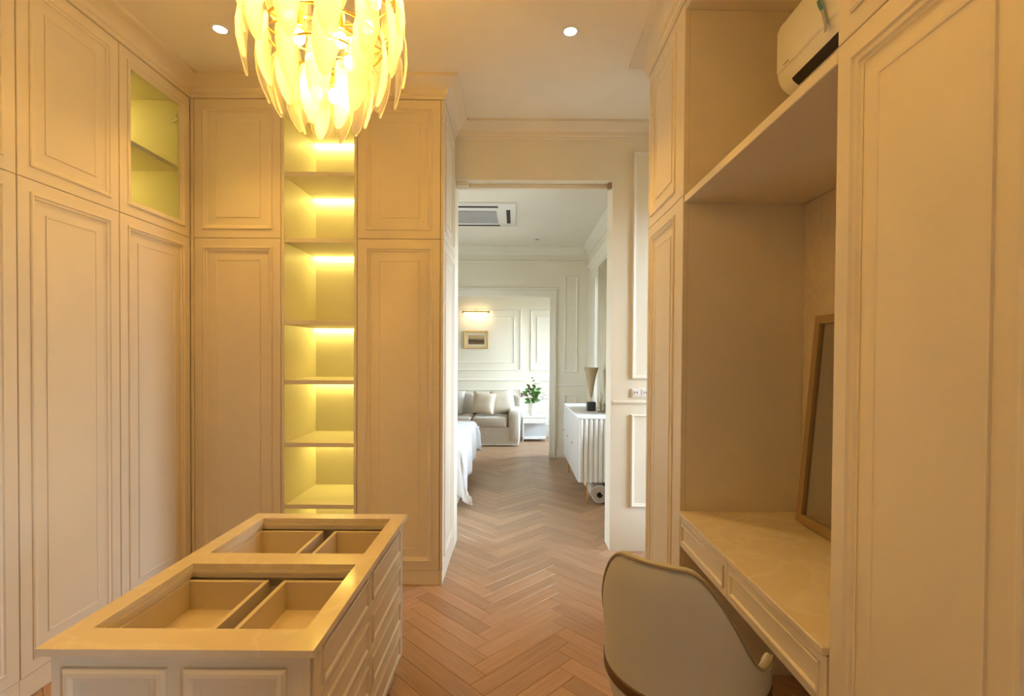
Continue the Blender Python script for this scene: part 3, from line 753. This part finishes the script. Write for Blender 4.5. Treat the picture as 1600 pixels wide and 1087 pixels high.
# ------------------------------------------------------------------ chandelier
cx, cy = -0.598, 1.57
ch = thing('chandelier', 'tiered chandelier of glowing frosted glass leaves above the island', 'chandelier', (cx, cy, 2.05))
MB().lathe(cx, cy, [(0.001, ZC - 0.001), (0.075, ZC - 0.001), (0.08, ZC - 0.01), (0.07, ZC - 0.025), (0.012, ZC - 0.032), (0.001, ZC - 0.033)]).build('ceiling_rose', 'brass', ch)
MB().tube([(cx, cy, ZC - 0.03), (cx, cy, 2.22)], 0.008, 8).build('stem', 'brass', ch)
tiers = [(0.175, 2.80, 0.21, 11), (0.212, 2.69, 0.215, 13), (0.226, 2.58, 0.215, 14), (0.226, 2.465, 0.22, 14), (0.185, 2.39, 0.215, 11), (0.135, 2.335, 0.21, 8), (0.07, 2.29, 0.205, 5)]
def leaf_mesh(L, W, seed):
    rnd = random.Random(seed); mb = MB(); rows = []
    prof = [(0.0, 0.22), (0.06, 0.55), (0.2, 0.86), (0.42, 1.0), (0.65, 0.93), (0.83, 0.70), (0.94, 0.42), (0.985, 0.20), (1.0, 0.04)]
    for t, w in prof:
        z = -L * t; hw = W / 2 * w * (1 + rnd.uniform(-0.05, 0.05)); bow = 0.018 * math.sin(math.pi * t) + 0.010 * t
        rows.append([(bow - 0.004 * abs(k) , hw * k, z) for k in (-1, -0.45, 0.45, 1)] + [(bow - 0.004 * abs(k) - 0.004, hw * k * 0.97, z) for k in (1, 0.45, -0.45, -1)])
    mb.grid(rows, closed_u=True, cap=True)
    bmesh.ops.recalc_face_normals(mb.bm, faces=mb.bm.faces[:])
    me = bpy.data.meshes.new('glass_leaf'); mb.bm.to_mesh(me); mb.bm.free(); me.materials.append(MATS['frosted_leaf'])
    return me
leaves = [leaf_mesh(1.0 * 0.215, 0.074, k) for k in range(4)]
for ti, (r, zt, L, n) in enumerate(tiers):
    mb = MB()
    m_ = 40
    mb.grid([[(cx + (r - 0.012 + 0.004 * math.cos(a)) * math.cos(2 * math.pi * k / m_), cy + (r - 0.012 + 0.004 * math.cos(a)) * math.sin(2 * math.pi * k / m_), zt - 0.01 + 0.004 * math.sin(a)) for a in [2 * math.pi * j / 6 for j in range(6)]] for k in range(m_)], closed_u=True, closed_v=True)
    for k in range(3):
        a = 2 * math.pi * k / 3 + ti
        mb.tube([(cx, cy, zt - 0.01), (cx + (r - 0.012) * math.cos(a), cy + (r - 0.012) * math.sin(a), zt - 0.01)], 0.003, 5)
    for k in range(n):
        a = 2 * math.pi * (k + 0.5 * (ti % 2)) / n + 0.13 * ti
        mb.tube([(cx + (r - 0.012) * math.cos(a), cy + (r - 0.012) * math.sin(a), zt - 0.01), (cx + (r + 0.012) * math.cos(a), cy + (r + 0.012) * math.sin(a), zt - 0.006)], 0.0025, 5)
    mb.build('brass_ring', 'brass', ch)
    for k in range(n):
        a = 2 * math.pi * (k + 0.5 * (ti % 2)) / n + 0.13 * ti
        o = bpy.data.objects.new('glass_leaf', random.choice(leaves)); C.objects.link(o); o.parent = ch
        o.location = Vector((cx + r * math.cos(a), cy + r * math.sin(a), zt + random.uniform(-0.012, 0.012))) - ch.location
        o.rotation_euler = (random.uniform(-0.05, 0.05), random.uniform(-0.03, 0.05) + (0.10 if ti >= 4 else 0.0), a + random.uniform(-0.12, 0.12))
        o.scale = (1, 1, L / 0.215 * random.uniform(0.93, 1.05))
bulbs = [(0.155, 2.50, 7, 0.0), (0.145, 2.66, 5, 0.5), (0.085, 2.35, 4, 0.9), (0.026, 2.215, 2, 0.4)]
nb = sum(b[2] for b in bulbs)
BR = 0.018
MATS['bulb_glow'].node_tree.nodes['Emission'].inputs['Strength'].default_value = CHAND['power'] / nb / (4 * math.pi * BR * BR * 1.3 * math.pi)
for r, z, n, ph in bulbs:
    for k in range(n):
        a = 2 * math.pi * k / n + ph; x, y = cx + r * math.cos(a), cy + r * math.sin(a)
        so = MB().lathe(x, y, [(0.001, z + 0.075), (0.011, z + 0.075), (0.013, z + 0.03), (0.001, z + 0.03)], 10).tube([(cx, cy, z + 0.085), (x, y, z + 0.07)], 0.004, 6).build('lamp_holder', 'brass', ch)
        MB().lathe(x, y, [(0.0005, z - BR * 1.3)] + [(BR * math.sin(math.pi * q / 8), z - BR * 1.3 * math.cos(math.pi * q / 8)) for q in range(1, 8)] + [(0.0005, z + BR * 1.3)], 10).build('bulb', 'bulb_glow', so)

# ------------------------------------------------------------------ recessed downlights
def downlight(x, y, z, label, lit=True, r=0.038, group=None):
    t = thing('downlight', label, 'downlight', (x, y, z - 0.005), group)
    MB().lathe(x, y, [(r * 0.8, z - 0.0008), (r * 1.25, z - 0.0008), (r * 1.2, z - 0.004), (r * 0.86, z - 0.004), (r * 0.8, z - 0.0008)], 24, cap=False).build('ring', 'white_plastic', t)
    MB().lathe(x, y, [(0.0005, z - 0.001), (r * 0.84, z - 0.001), (r * 0.84, z - 0.0016), (0.0005, z - 0.0018)], 24, cap=False).build('lens', 'downlight_glow' if lit else 'painted_recess_shade', t)
    if lit:
        l = bpy.data.lights.new('downlight_beam', 'SPOT'); l.energy = DOWN['power']; l.color = DOWN['color']
        l.spot_size = R(92); l.spot_blend = 0.8; l.shadow_soft_size = 0.03
        lo = bpy.data.objects.new('downlight_beam', l); C.objects.link(lo); lo.parent = t; lo.location = (0, 0, -0.004)
downlight(-1.51, 2.56, ZC, 'lit round downlight in the ceiling left of the chandelier', group='dressing room downlights')
downlight(0.27, 2.56, ZC, 'lit round downlight in the ceiling right of the chandelier', group='dressing room downlights')
downlight(-1.51, 0.58, ZC, 'lit round downlight in the ceiling above the near left wardrobe', group='dressing room downlights')
downlight(0.27, 0.58, ZC, 'lit round downlight in the ceiling above the near right cabinet', group='dressing room downlights')
downlight(0.27, 6.4, ZB, 'small unlit downlight in the bedroom ceiling', lit=False, r=0.03)

# ------------------------------------------------------------------ chair
ca, ccx, ccy = R(51), 0.51, 1.48
chair = thing('vanity_chair', 'taupe leather tub chair with a curved back pulled up to the vanity desk', 'chair', (ccx, ccy, 0))
def cw(x, y, z): return (ccx + x * math.cos(ca) - y * math.sin(ca), ccy + x * math.sin(ca) + y * math.cos(ca), z)
def sm(a, b, x):
    t = min(1, max(0, (x - a) / (b - a))); return t * t * (3 - 2 * t)
def htop(p): return 0.87 - 0.28 * sm(20, 80, abs(p))
PH = [-98 + 3.5 * k for k in range(57)]
def rad(z, out=True): 
    return (0.234 + 0.016 * sm(0.5, 0.85, z)) - (0 if out else 0.028)
def pt(p, z, r): a = R(p); return cw(-r * math.cos(a) * 1.0, r * math.sin(a), z)
rows = []
for p in PH:
    T = htop(p); zb = 0.505
    row = []
    for q in range(7): z = zb + (T - 0.02 - zb) * q / 6; row.append(pt(p, z, rad(z)))
    row.append(pt(p, T - 0.006, rad(T) - 0.006)); row.append(pt(p, T, rad(T) - 0.014)); row.append(pt(p, T - 0.006, rad(T, False) + 0.006))
    for q in range(6, -1, -1): z = zb + (T - 0.02 - zb) * q / 6; row.append(pt(p, z, rad(z, False)))
    rows.append(row)
MB().grid(rows, closed_u=True, cap=True).build('backrest', 'leather', chair, sharp=50)
MB().tube([pt(p, htop(p) - 0.007, rad(htop(p)) - 0.002) for p in PH], 0.004, 6).build('piping', 'piping_leather', chair, sharp=60)
mb = MB()
rows = [[pt(p, z, r) for z, r in ((0.470, 0.224), (0.470, 0.232), (0.4735, 0.236), (0.501, 0.237), (0.5045, 0.233), (0.5045, 0.224))] for p in PH]
mb.grid(rows, closed_u=True, cap=True).build('band', 'brown_band', chair)
rows = []
for q in range(48):
    a = 2 * math.pi * q / 48
    def e(r, z, a=a):
        x, y = -r * math.cos(a), r * math.sin(a)
        if x > 0: x *= 0.92
        return cw(x, y, z)
    rows.append([e(0.001, 0.33), e(0.14, 0.33), e(0.19, 0.35), e(0.215, 0.40), e(0.228, 0.45), e(0.230, 0.4695), e(0.001, 0.4695)])
MB().grid(rows, closed_v=True).build('seat_shell', 'leather', chair, sharp=50)
rows = []
for q in range(48):
    a = 2 * math.pi * q / 48
    def e(r, z, a=a): return cw(-r * math.cos(a) + 0.004, r * math.sin(a), z)
    rows.append([e(0.001, 0.470), e(0.175, 0.470), e(0.188, 0.485), e(0.188, 0.515), e(0.175, 0.53), e(0.10, 0.538), e(0.001, 0.54)])
MB().grid(rows, closed_v=True).build('seat_cushion', 'seat_leather', chair, sharp=50)
for sx, sy in ((-1, -1), (-1, 1), (1, -1), (1, 1)):
    MB().tube([cw(sx * 0.12, sy * 0.12, 0.345), cw(sx * 0.175, sy * 0.175, 0.001)], [0.018, 0.010], 10).build('leg', 'dark_brass', chair)

# ------------------------------------------------------------------ wall socket by the doorway
so = thing('wall_socket', 'white double wall socket beside the doorway, above the dado rail', 'socket', (0.90, YW0, 1.11))
MB().box(0.835, 0.965, YW0 - 0.009, YW0 - 0.0005, 1.112, 1.178, 0.003).build('plate', 'white_plastic', so)
for x in (0.868, 0.932):
    q = MB().box(x - 0.024, x + 0.024, YW0 - 0.0115, YW0 - 0.0085, 1.122, 1.168, 0.002).build('outlet', 'white_plastic', so)
    mb = MB()
    for dx in (-0.008, 0.008): mb.box(x + dx - 0.0025, x + dx + 0.0025, YW0 - 0.0122, YW0 - 0.0112, 1.142, 1.154)
    mb.build('pin_slots', 'painted_recess_shade', q)

# ------------------------------------------------------------------ bedroom: cassette air conditioner
ka = thing('ceiling_cassette', 'white square ceiling air conditioner with a grey grille above the bedroom', 'air conditioner', (-0.44, 5.27, ZB - 0.03))
kx0, kx1, ky0, ky1 = -0.86, 0.0, 4.87, 5.72
O, u, v, n = (kx0, ky0, ZB), (1, 0, 0), (0, 1, 0), (0, 0, -1)
MB().rings(O, u, v, n, kx1 - kx0, ky1 - ky0, [(0, 0.0005), (0, 0.015), (0.012, 0.022), (0.22, 0.030)], True).build('panel', 'white_plastic', ka)
MB().box(kx0 + 0.2, kx1 - 0.2, ky0 + 0.2, ky1 - 0.2, ZB - 0.036, ZB - 0.0295, 0.002).build('grille', 'ac_grille', ka)
for b in ((kx0 + 0.18, kx1 - 0.18, ky0 + 0.06, ky0 + 0.10), (kx0 + 0.18, kx1 - 0.18, ky1 - 0.10, ky1 - 0.06), (kx1 - 0.10, kx1 - 0.06, ky0 + 0.18, ky1 - 0.18), (kx0 + 0.06, kx0 + 0.10, ky0 + 0.18, ky1 - 0.18)):
    MB().box(b[0], b[1], b[2], b[3], ZB - 0.0285, ZB - 0.022).build('air_slot', 'painted_recess_shade', ka)

# ------------------------------------------------------------------ bed with duvet
bed = thing('bed', 'upholstered bed with a low beige base, seen past the doorway', 'bed', (-1.5, 5.4, 0))
MB().box(-2.55, -0.525, 4.56, 6.16, 0.02, 0.28, 0.02).build('base', 'bed_fabric', bed)
MB().box(-2.55, -0.535, 4.57, 6.15, 0.281, 0.53, 0.05).build('mattress', 'bed_linen', bed)
MB().box(-2.68, -2.555, 4.5, 6.22, 0.02, 1.15, 0.03).build('headboard', 'bed_fabric', bed)
mb = MB(); rows = []
ax, by_a, by_b = -0.56, 4.60, 6.12
NA, NB = 60, 90
def drop(o, r=0.075):
    q = r * math.pi / 2
    if o <= q: return r * math.sin(o / r), r * (1 - math.cos(o / r))
    return r, r + (o - q)
for i in range(NA + 1):
    a = -2.2 + (ax + 2.2 + 0.50) * i / NA
    row = []
    for j in range(NB + 1):
        b = by_a - 0.50 + (by_b - by_a + 0.95) * j / NB
        ox, oy = max(0, a - ax), max(0, by_a - b) if b < by_a else max(0, b - by_b)
        sy = -1 if b < by_a else 1
        hx, dx = drop(ox); hy, dy = drop(oy)
        x = min(a, ax) + hx; y = min(max(b, by_a), by_b) + sy * hy
        z = 0.60 - max(dx, dy) - 0.12 * min(dx, dy)
        if ox > 0.05 and oy > 0.05:
            k = min(ox, oy); x += 0.10 * k; y += sy * 0.10 * k
        z += 0.016 * math.sin(3.1 * a + 1.2) * math.sin(4.0 * b) if ox == 0 and oy == 0 else 0
        fl = min(1, max(ox, 0) / 0.3)
        x += fl * (0.018 * math.sin(b * 11) + 0.010 * math.sin(b * 23 + 1)) + 0.015 * fl
        fy = min(1, oy / 0.3)
        y += sy * fy * (0.018 * math.sin(a * 12) + 0.02)
        z += 0.10 * (b - by_a) / (by_b - by_a) * fl * (0.9) if ox > 0 else 0
        z = max(z, 0.05)
        row.append((x, y, z))
    rows.append(row)
mb.grid(rows)
du = mb.build('duvet', 'bed_linen', None, sharp=80)
sol = du.modifiers.new('thickness', 'SOLIDIFY'); sol.thickness = 0.02; sol.offset = -1
tag(du, 'fluffy white duvet hanging over the foot of the bed', 'duvet')

# ------------------------------------------------------------------ fluted console with lamp, ornament and rug
co = thing('console', 'white console with a fluted end, flat doors and slim brass legs under the bedroom window', 'console', (0.77, 5.4, 0))
qx0, qx1, qy0, qy1, qz0, qz1 = 0.60, 0.93, 4.70, 6.08, 0.215, 0.815
MB().box(qx0 + 0.012, qx1, qy0 + 0.022, qy1, qz0, qz1, 0.004).build('body', 'console_lacquer', co)
MB().box(qx0 - 0.004, qx1, qy0 - 0.004, qy1 + 0.004, qz1 + 0.0005, qz1 + 0.02, 0.004).build('top', 'console_lacquer', co)
nf = 7
for k in range(nf):
    w = (qx1 - qx0 - 0.004) / nf; xc = qx0 + 0.004 + w * (k + 0.5)
    MB().prism([(xc + w * 0.49 * math.cos(math.pi * q / 8), qy0 + 0.021 - 0.022 * math.sin(math.pi * q / 8)) for q in range(9)], 'z', qz0, qz1 - 0.001, smooth=True).build('flute', 'console_lacquer', co)
for k in range(3):
    y0 = qy0 + 0.024 + k * (qy1 - qy0 - 0.026) / 3; y1 = qy0 + 0.024 + (k + 1) * (qy1 - qy0 - 0.026) / 3
    dr = MB().box(qx0, qx0 + 0.0115, y0 + 0.002, y1 - 0.002, qz0 + 0.002, qz1 - 0.003, 0.002).build('door', 'console_face', co)
    kb = MB(); yk = y1 - 0.05
    kb.grid([[(qx0 - d_, yk + r_ * math.cos(2 * math.pi * q / 10), 0.52 + r_ * math.sin(2 * math.pi * q / 10)) for q in range(10)] for r_, d_ in ((0.004, -0.001), (0.004, 0.010), (0.010, 0.012), (0.010, 0.018), (0.002, 0.020))], closed_u=True, cap=True)
    kb.build('knob', 'brass', dr)
for x, y in ((0.695, qy0 + 0.05), (0.915, qy0 + 0.05), (0.66, qy1 - 0.06), (0.915, qy1 - 0.06)):
    MB().tube([(x, y, qz0), (x, y, 0.001)], [0.012, 0.009], 8).build('leg', 'brass', co)
ln = thing('table_lamp', 'table lamp with an inverted bronze cone shade and a black base on the console', 'lamp', (0.80, 5.25, qz1 + 0.021))
zl = qz1 + 0.021
MB().box(0.755, 0.845, 5.205, 5.295, zl, zl + 0.095, 0.004).build('base', 'black_stone', ln)
MB().tube([(0.80, 5.25, zl + 0.096), (0.80, 5.25, zl + 0.16)], 0.006, 8).build('neck', 'brass', ln)
MB().lathe(0.80, 5.25, [(0.010, zl + 0.14), (0.012, zl + 0.14), (0.028, zl + 0.24), (0.050, zl + 0.36), (0.078, zl + 0.455), (0.074, zl + 0.455), (0.046, zl + 0.36), (0.024, zl + 0.24)], 28, cap=False).build('shade', 'dark_brass', ln)
orn = thing('branch_ornament', 'small bronze branching ornament on the near end of the console', 'ornament', (0.88, 5.12, zl))
MB().box(0.85, 0.91, 5.09, 5.15, zl, zl + 0.014, 0.002).build('foot', 'dark_brass', orn)
for dx, dy, h in ((-0.03, 0.0, 0.16), (0.02, 0.01, 0.19), (0.035, -0.01, 0.12), (-0.012, -0.01, 0.11), (0.002, 0, 0.21)):
    MB().tube([(0.88, 5.12, zl + 0.013), (0.88 + dx * 0.3, 5.12 + dy, zl + h * 0.5), (0.88 + dx, 5.12 + dy, zl + h * 0.8), (0.88 + dx * 0.9, 5.12 + dy, zl + h)], [0.006, 0.005, 0.004, 0.003], 6).build('twig', 'dark_brass', orn)
rg = thing('rolled_rug', 'rolled up pale rug lying on the floor under the console', 'rug', (0.815, 5.1, 0))
def spiral(mb, t0, t1, y0, y1, th, c=(0.808, 0.0945)):
    outer, inner = [], []
    N = 90
    for k in range(N + 1):
        a = t0 + (t1 - t0) * k / N; r = 0.022 + 0.0132 * a / (2 * math.pi) * 1.25
        outer.append((c[0] + (r + th) * math.cos(a), c[1] + (r + th) * math.sin(a))); inner.append((c[0] + r * math.cos(a), c[1] + r * math.sin(a)))
    rows = [[(o[0], y, o[1]) for y in (y0, y1)] + [(i[0], y, i[1]) for y in (y1, y0)] for o, i in zip(outer, inner)]
    return mb.grid(rows, closed_u=True, cap=True)
spiral(MB(), 0, 2 * math.pi * 3.5, 4.72, 5.85, 0.012).build('pile', 'rug_light', rg)
spiral(MB(), math.pi * 0.5, 2 * math.pi * 3.5, 4.716, 5.845, -0.0055).build('backing', 'rug_dark', rg)
cu = MB(); rows = []
for k in range(61):
    y = 4.9 + 0.85 * k / 60
    x = 0.962 + 0.018 * math.sin(k * 0.9)
    rows.append([(x, y, 0.03), (x, y, 2.44)])
cu.grid(rows)
cuo = cu.build('curtain', 'curtain', None, sharp=0)
sl = cuo.modifiers.new('thickness', 'SOLIDIFY'); sl.thickness = 0.004
tag(cuo, 'khaki curtain hanging by the bedroom window behind the console', 'curtain')

# ------------------------------------------------------------------ sitting room: sofa
sf = thing('sofa', 'beige linen sofa with a skirted base against the panelled wall', 'sofa', (-0.85, 8.2, 0))
def cushion(x0, x1, y0, y1, z0, z1, nm, m, par, p=0.28, n1=14, n2=28):
    mb = MB(); c = ((x0 + x1) / 2, (y0 + y1) / 2, (z0 + z1) / 2); h = ((x1 - x0) / 2, (y1 - y0) / 2, (z1 - z0) / 2)
    def sp(v, e): return math.copysign(abs(v) ** e, v)
    rows = []
    for i in range(n1 + 1):
        t = -math.pi / 2 + math.pi * i / n1
        ct = max(0.0005, math.cos(t))
        rows.append([(c[0] + h[0] * ct ** p * sp(math.cos(2 * math.pi * j / n2), p), c[1] + h[1] * ct ** p * sp(math.sin(2 * math.pi * j / n2), p), c[2] + h[2] * sp(math.sin(t), p * 1.3)) for j in range(n2)])
    mb.grid(rows, closed_u=True, cap=True)
    return mb.build(nm, m, par, sharp=0)
sx0, sx1, sy0 = -1.78, 0.085, 7.76
MB().box(sx0 + 0.02, sx1 - 0.02, sy0 + 0.02, 8.66, 0.012, 0.30, 0.015).build('skirted_base', 'sofa_linen', sf)
MB().tube([(sx0 + 0.03, sy0 + 0.012, 0.022), (sx1 - 0.03, sy0 + 0.012, 0.022)], 0.008, 6).build('hem_piping', 'pillow_ivory', sf)
cushion(sx0, sx1, 8.44, 8.68, 0.25, 0.76, 'back_frame', 'sofa_linen', sf, p=0.16)
for xa, xb_ in ((sx0, sx0 + 0.19), (sx1 - 0.19, sx1)):
    arm = cushion(xa, xb_, sy0, 8.6, 0.02, 0.565, 'arm', 'sofa_linen', sf, p=0.26)
xm = (sx0 + sx1) / 2
for k, (xa, xb_) in enumerate(((sx0 + 0.195, -1.24), (-1.235, -0.675), (-0.67, sx1 - 0.195))):
    cushion(xa, xb_, sy0 + 0.005, 8.42, 0.29, 0.455, 'seat_cushion', 'sofa_linen', sf, p=0.2)
    cushion(xa, xb_, 8.22, 8.45, 0.44, 0.80, 'back_cushion', 'sofa_linen', sf, p=0.24)
def pillow(xc, yc, zc, w, tilt, spin, m, label):
    mb = MB(); N = 14; rows = []
    for side in (1, -1):
        for i in range(N + 1):
            r_ = []
            for j in range(N + 1):
                a, b = -1 + 2 * i / N, -1 + 2 * j / N
                th = 0.075 * ((1 - a ** 4) * (1 - b ** 4)) ** 0.6
                k = 1 - 0.06 * (abs(a) ** 2 * (1 - abs(b) ** 2) + 0) ; k2 = 1 - 0.06 * (abs(b) ** 2 * (1 - abs(a) ** 2))
                x, z, y = a * w / 2 * (1 - 0.05 * (1 - b * b)), b * w / 2 * (1 - 0.05 * (1 - a * a)), -side * th
                x, z = x * math.cos(spin) - z * math.sin(spin), x * math.sin(spin) + z * math.cos(spin)
                y, z = y * math.cos(tilt) + z * math.sin(tilt), -y * math.sin(tilt) + z * math.cos(tilt)
                r_.append((xc + x, yc + y, zc + z))
            rows.append(r_)
        mb.grid(rows); rows = []
    bmesh.ops.remove_doubles(mb.bm, verts=mb.bm.verts[:], dist=0.0005)
    o = mb.build('throw_pillow', m, None, sharp=0)
    return tag(o, label, 'pillow', 'throw pillows on the sofa')
pillow(-0.20, 8.06, 0.675, 0.38, 0.32, 0.14, 'pillow_ivory', 'ivory throw pillow against the right arm of the sofa')
pillow(-0.50, 7.95, 0.655, 0.36, 0.34, -0.12, 'pillow_beige', 'beige throw pillow leaning left of the ivory one')
pillow(-1.02, 8.04, 0.665, 0.40, 0.32, -0.08, 'pillow_grey', 'pale grey throw pillow near the middle of the sofa')

# picture and picture light
pc = thing('framed_picture', 'small landscape in a gilt frame on the panelled wall over the sofa', 'picture', (-0.68, YF, 1.54))
px0, px1, pz0, pz1 = -0.895, -0.465, 1.535, 1.845
wall_frame('frame', '-y', YF - 0.002, px0, px1, pz0, pz1, pc, 'gilt', width=0.035, hgt=0.03)
MB().box(px0 + 0.033, px1 - 0.033, YF - 0.010, YF - 0.002, pz0 + 0.033, pz1 - 0.033).build('mat_board', 'picture_mat', pc)
MB().box(px0 + 0.075, px1 - 0.075, YF - 0.012, YF - 0.0102, pz0 + 0.075, pz1 - 0.075).build('print', 'landscape_print', pc)
pl = thing('picture_light', 'lit bar picture light mounted above the gilt picture', 'lamp', (-0.68, YF - 0.1, 2.10))
MB().tube([(-0.70, YF - 0.0005, 2.205), (-0.70, YF - 0.07, 2.215), (-0.70, YF - 0.13, 2.175)], 0.006, 6).tube([(-0.66, YF - 0.0005, 2.205), (-0.66, YF - 0.07, 2.215), (-0.66, YF - 0.13, 2.175)], 0.006, 6).build('bracket', 'brass', pl)
MB().tube([(-0.90, YF - 0.13, 2.165), (-0.46, YF - 0.13, 2.165)], 0.018, 10).build('hood', 'brass', pl)
MB().tube([(-0.885, YF - 0.125, 2.148), (-0.475, YF - 0.125, 2.148)], 0.014, 10).build('tube_lamp', 'picture_glow', pl)
for x in (-0.905, -0.455):
    MB().tube([(x - 0.008, YF - 0.13, 2.165), (x + 0.008, YF - 0.13, 2.165)], 0.024, 10).build('end_cap', 'dark_brass', pl)

# side table, vase and flowers
st = thing('side_table', 'pale grey side table between the sofa arm and the opening', 'table', (0.31, 8.42, 0))
MB().box(0.115, 0.54, 8.20, 8.62, 0.395, 0.425, 0.004).build('top', 'console_lacquer', st)
MB().box(0.13, 0.525, 8.215, 8.60, 0.30, 0.3945, 0.003).build('drawer', 'console_lacquer', st)
MB().box(0.145, 0.51, 8.40, 8.59, 0.061, 0.2995).build('back_panel', 'table_grey', st)
MB().box(0.13, 0.525, 8.215, 8.60, 0.04, 0.06, 0.002).build('lower_shelf', 'console_lacquer', st)
for x in (0.13, 0.507):
    for y in (8.215, 8.582):
        MB().box(x, x + 0.018, y, y + 0.018, 0.001, 0.2995 if y < 8.4 else 0.04).build('leg', 'console_lacquer', st)
vx, vy, vz = 0.30, 8.36, 0.426
va = MB().lathe(vx, vy, [(0.001, vz), (0.045, vz), (0.058, vz + 0.03), (0.062, vz + 0.08), (0.05, vz + 0.14), (0.04, vz + 0.17), (0.046, vz + 0.19), (0.040, vz + 0.19), (0.036, vz + 0.16), (0.001, vz + 0.15)], 24, cap=False).build('vase', 'ceramic', None)
tag(va, 'small white ceramic vase on the pale grey side table', 'vase')
bq = thing('bouquet', 'green leafy bouquet with white lilies standing in the white vase', 'flowers', (vx, vy, vz + 0.19))
rnd = random.Random(3)
def leafm(mb, base, d, L, w):
    d = Vector(d).normalized(); s = d.cross(Vector((0, 1, 0.2))).normalized(); up = s.cross(d)
    rows = []
    for t, ww in ((0, 0.1), (0.25, 0.8), (0.5, 1), (0.75, 0.7), (1, 0.05)):
        c = Vector(base) + d * L * t - Vector((0, 0, 1)) * (0.25 * L * t * t)
        rows.append([c - s * w / 2 * ww, c + up * 0.006 * ww, c + s * w / 2 * ww])
    mb.grid(rows)
stems = [((0.00, 0, 0.47), 'spire'), ((0.05, -0.02, 0.30), 'leafy'), ((-0.05, 0, 0.28), 'leafy'), ((0.12, 0, 0.20), 'leafy'), ((-0.12, -0.02, 0.20), 'leafy'), ((0.02, -0.05, 0.24), 'leafy'),
         ((-0.09, -0.06, 0.10), 'lily'), ((0.20, -0.03, 0.14), 'lily'), ((0.17, -0.05, 0.08), 'lily'), ((0.03, -0.07, 0.33), 'lily'), ((-0.17, 0, 0.15), 'bud'), ((-0.14, -0.03, 0.12), 'bud'), ((-0.08, 0, 0.27), 'bud')]
b0 = Vector((vx, vy, vz + 0.10))
for (dx, dy, dz), kind in stems:
    tip = Vector((vx + dx, vy + dy, vz + 0.19 + dz)); mid = (b0 + tip) / 2 + Vector((dx * -0.15, 0, 0.03))
    MB().tube([b0 + Vector((dx * 0.1, dy * 0.1, 0)), mid, tip], 0.003, 5).build('stem', 'leaf_green', bq)
    if kind in ('leafy', 'spire'):
        n = 11 if kind == 'leafy' else 8
        for k in range(n):
            f = 0.35 + 0.65 * k / n; p = b0.lerp(tip, f)
            mb = MB(); a = rnd.uniform(0, 6.28)
            leafm(mb, p, (math.cos(a), math.sin(a) * 0.7, rnd.uniform(0.2, 0.9)), rnd.uniform(0.09, 0.14) if kind == 'leafy' else 0.05, 0.042 if kind == 'leafy' else 0.03)
            mb.build('leaf', 'leaf_green', bq, sharp=0)
    elif kind == 'lily':
        fl = MB()
        for k in range(6):
            a = 2 * math.pi * k / 6
            leafm(fl, tip, (math.cos(a), math.sin(a) - 0.4, 0.45), 0.105, 0.046)
        fl.build('lily_flower', 'petal_white', bq, sharp=0)
    else:
        mb = MB()
        for k in range(4):
            leafm(mb, tip, (rnd.uniform(-1, 1), rnd.uniform(-1, 0), rnd.uniform(-0.3, 1)), 0.06, 0.035)
        mb.build('bud_cluster', 'bud_brown', bq, sharp=0)
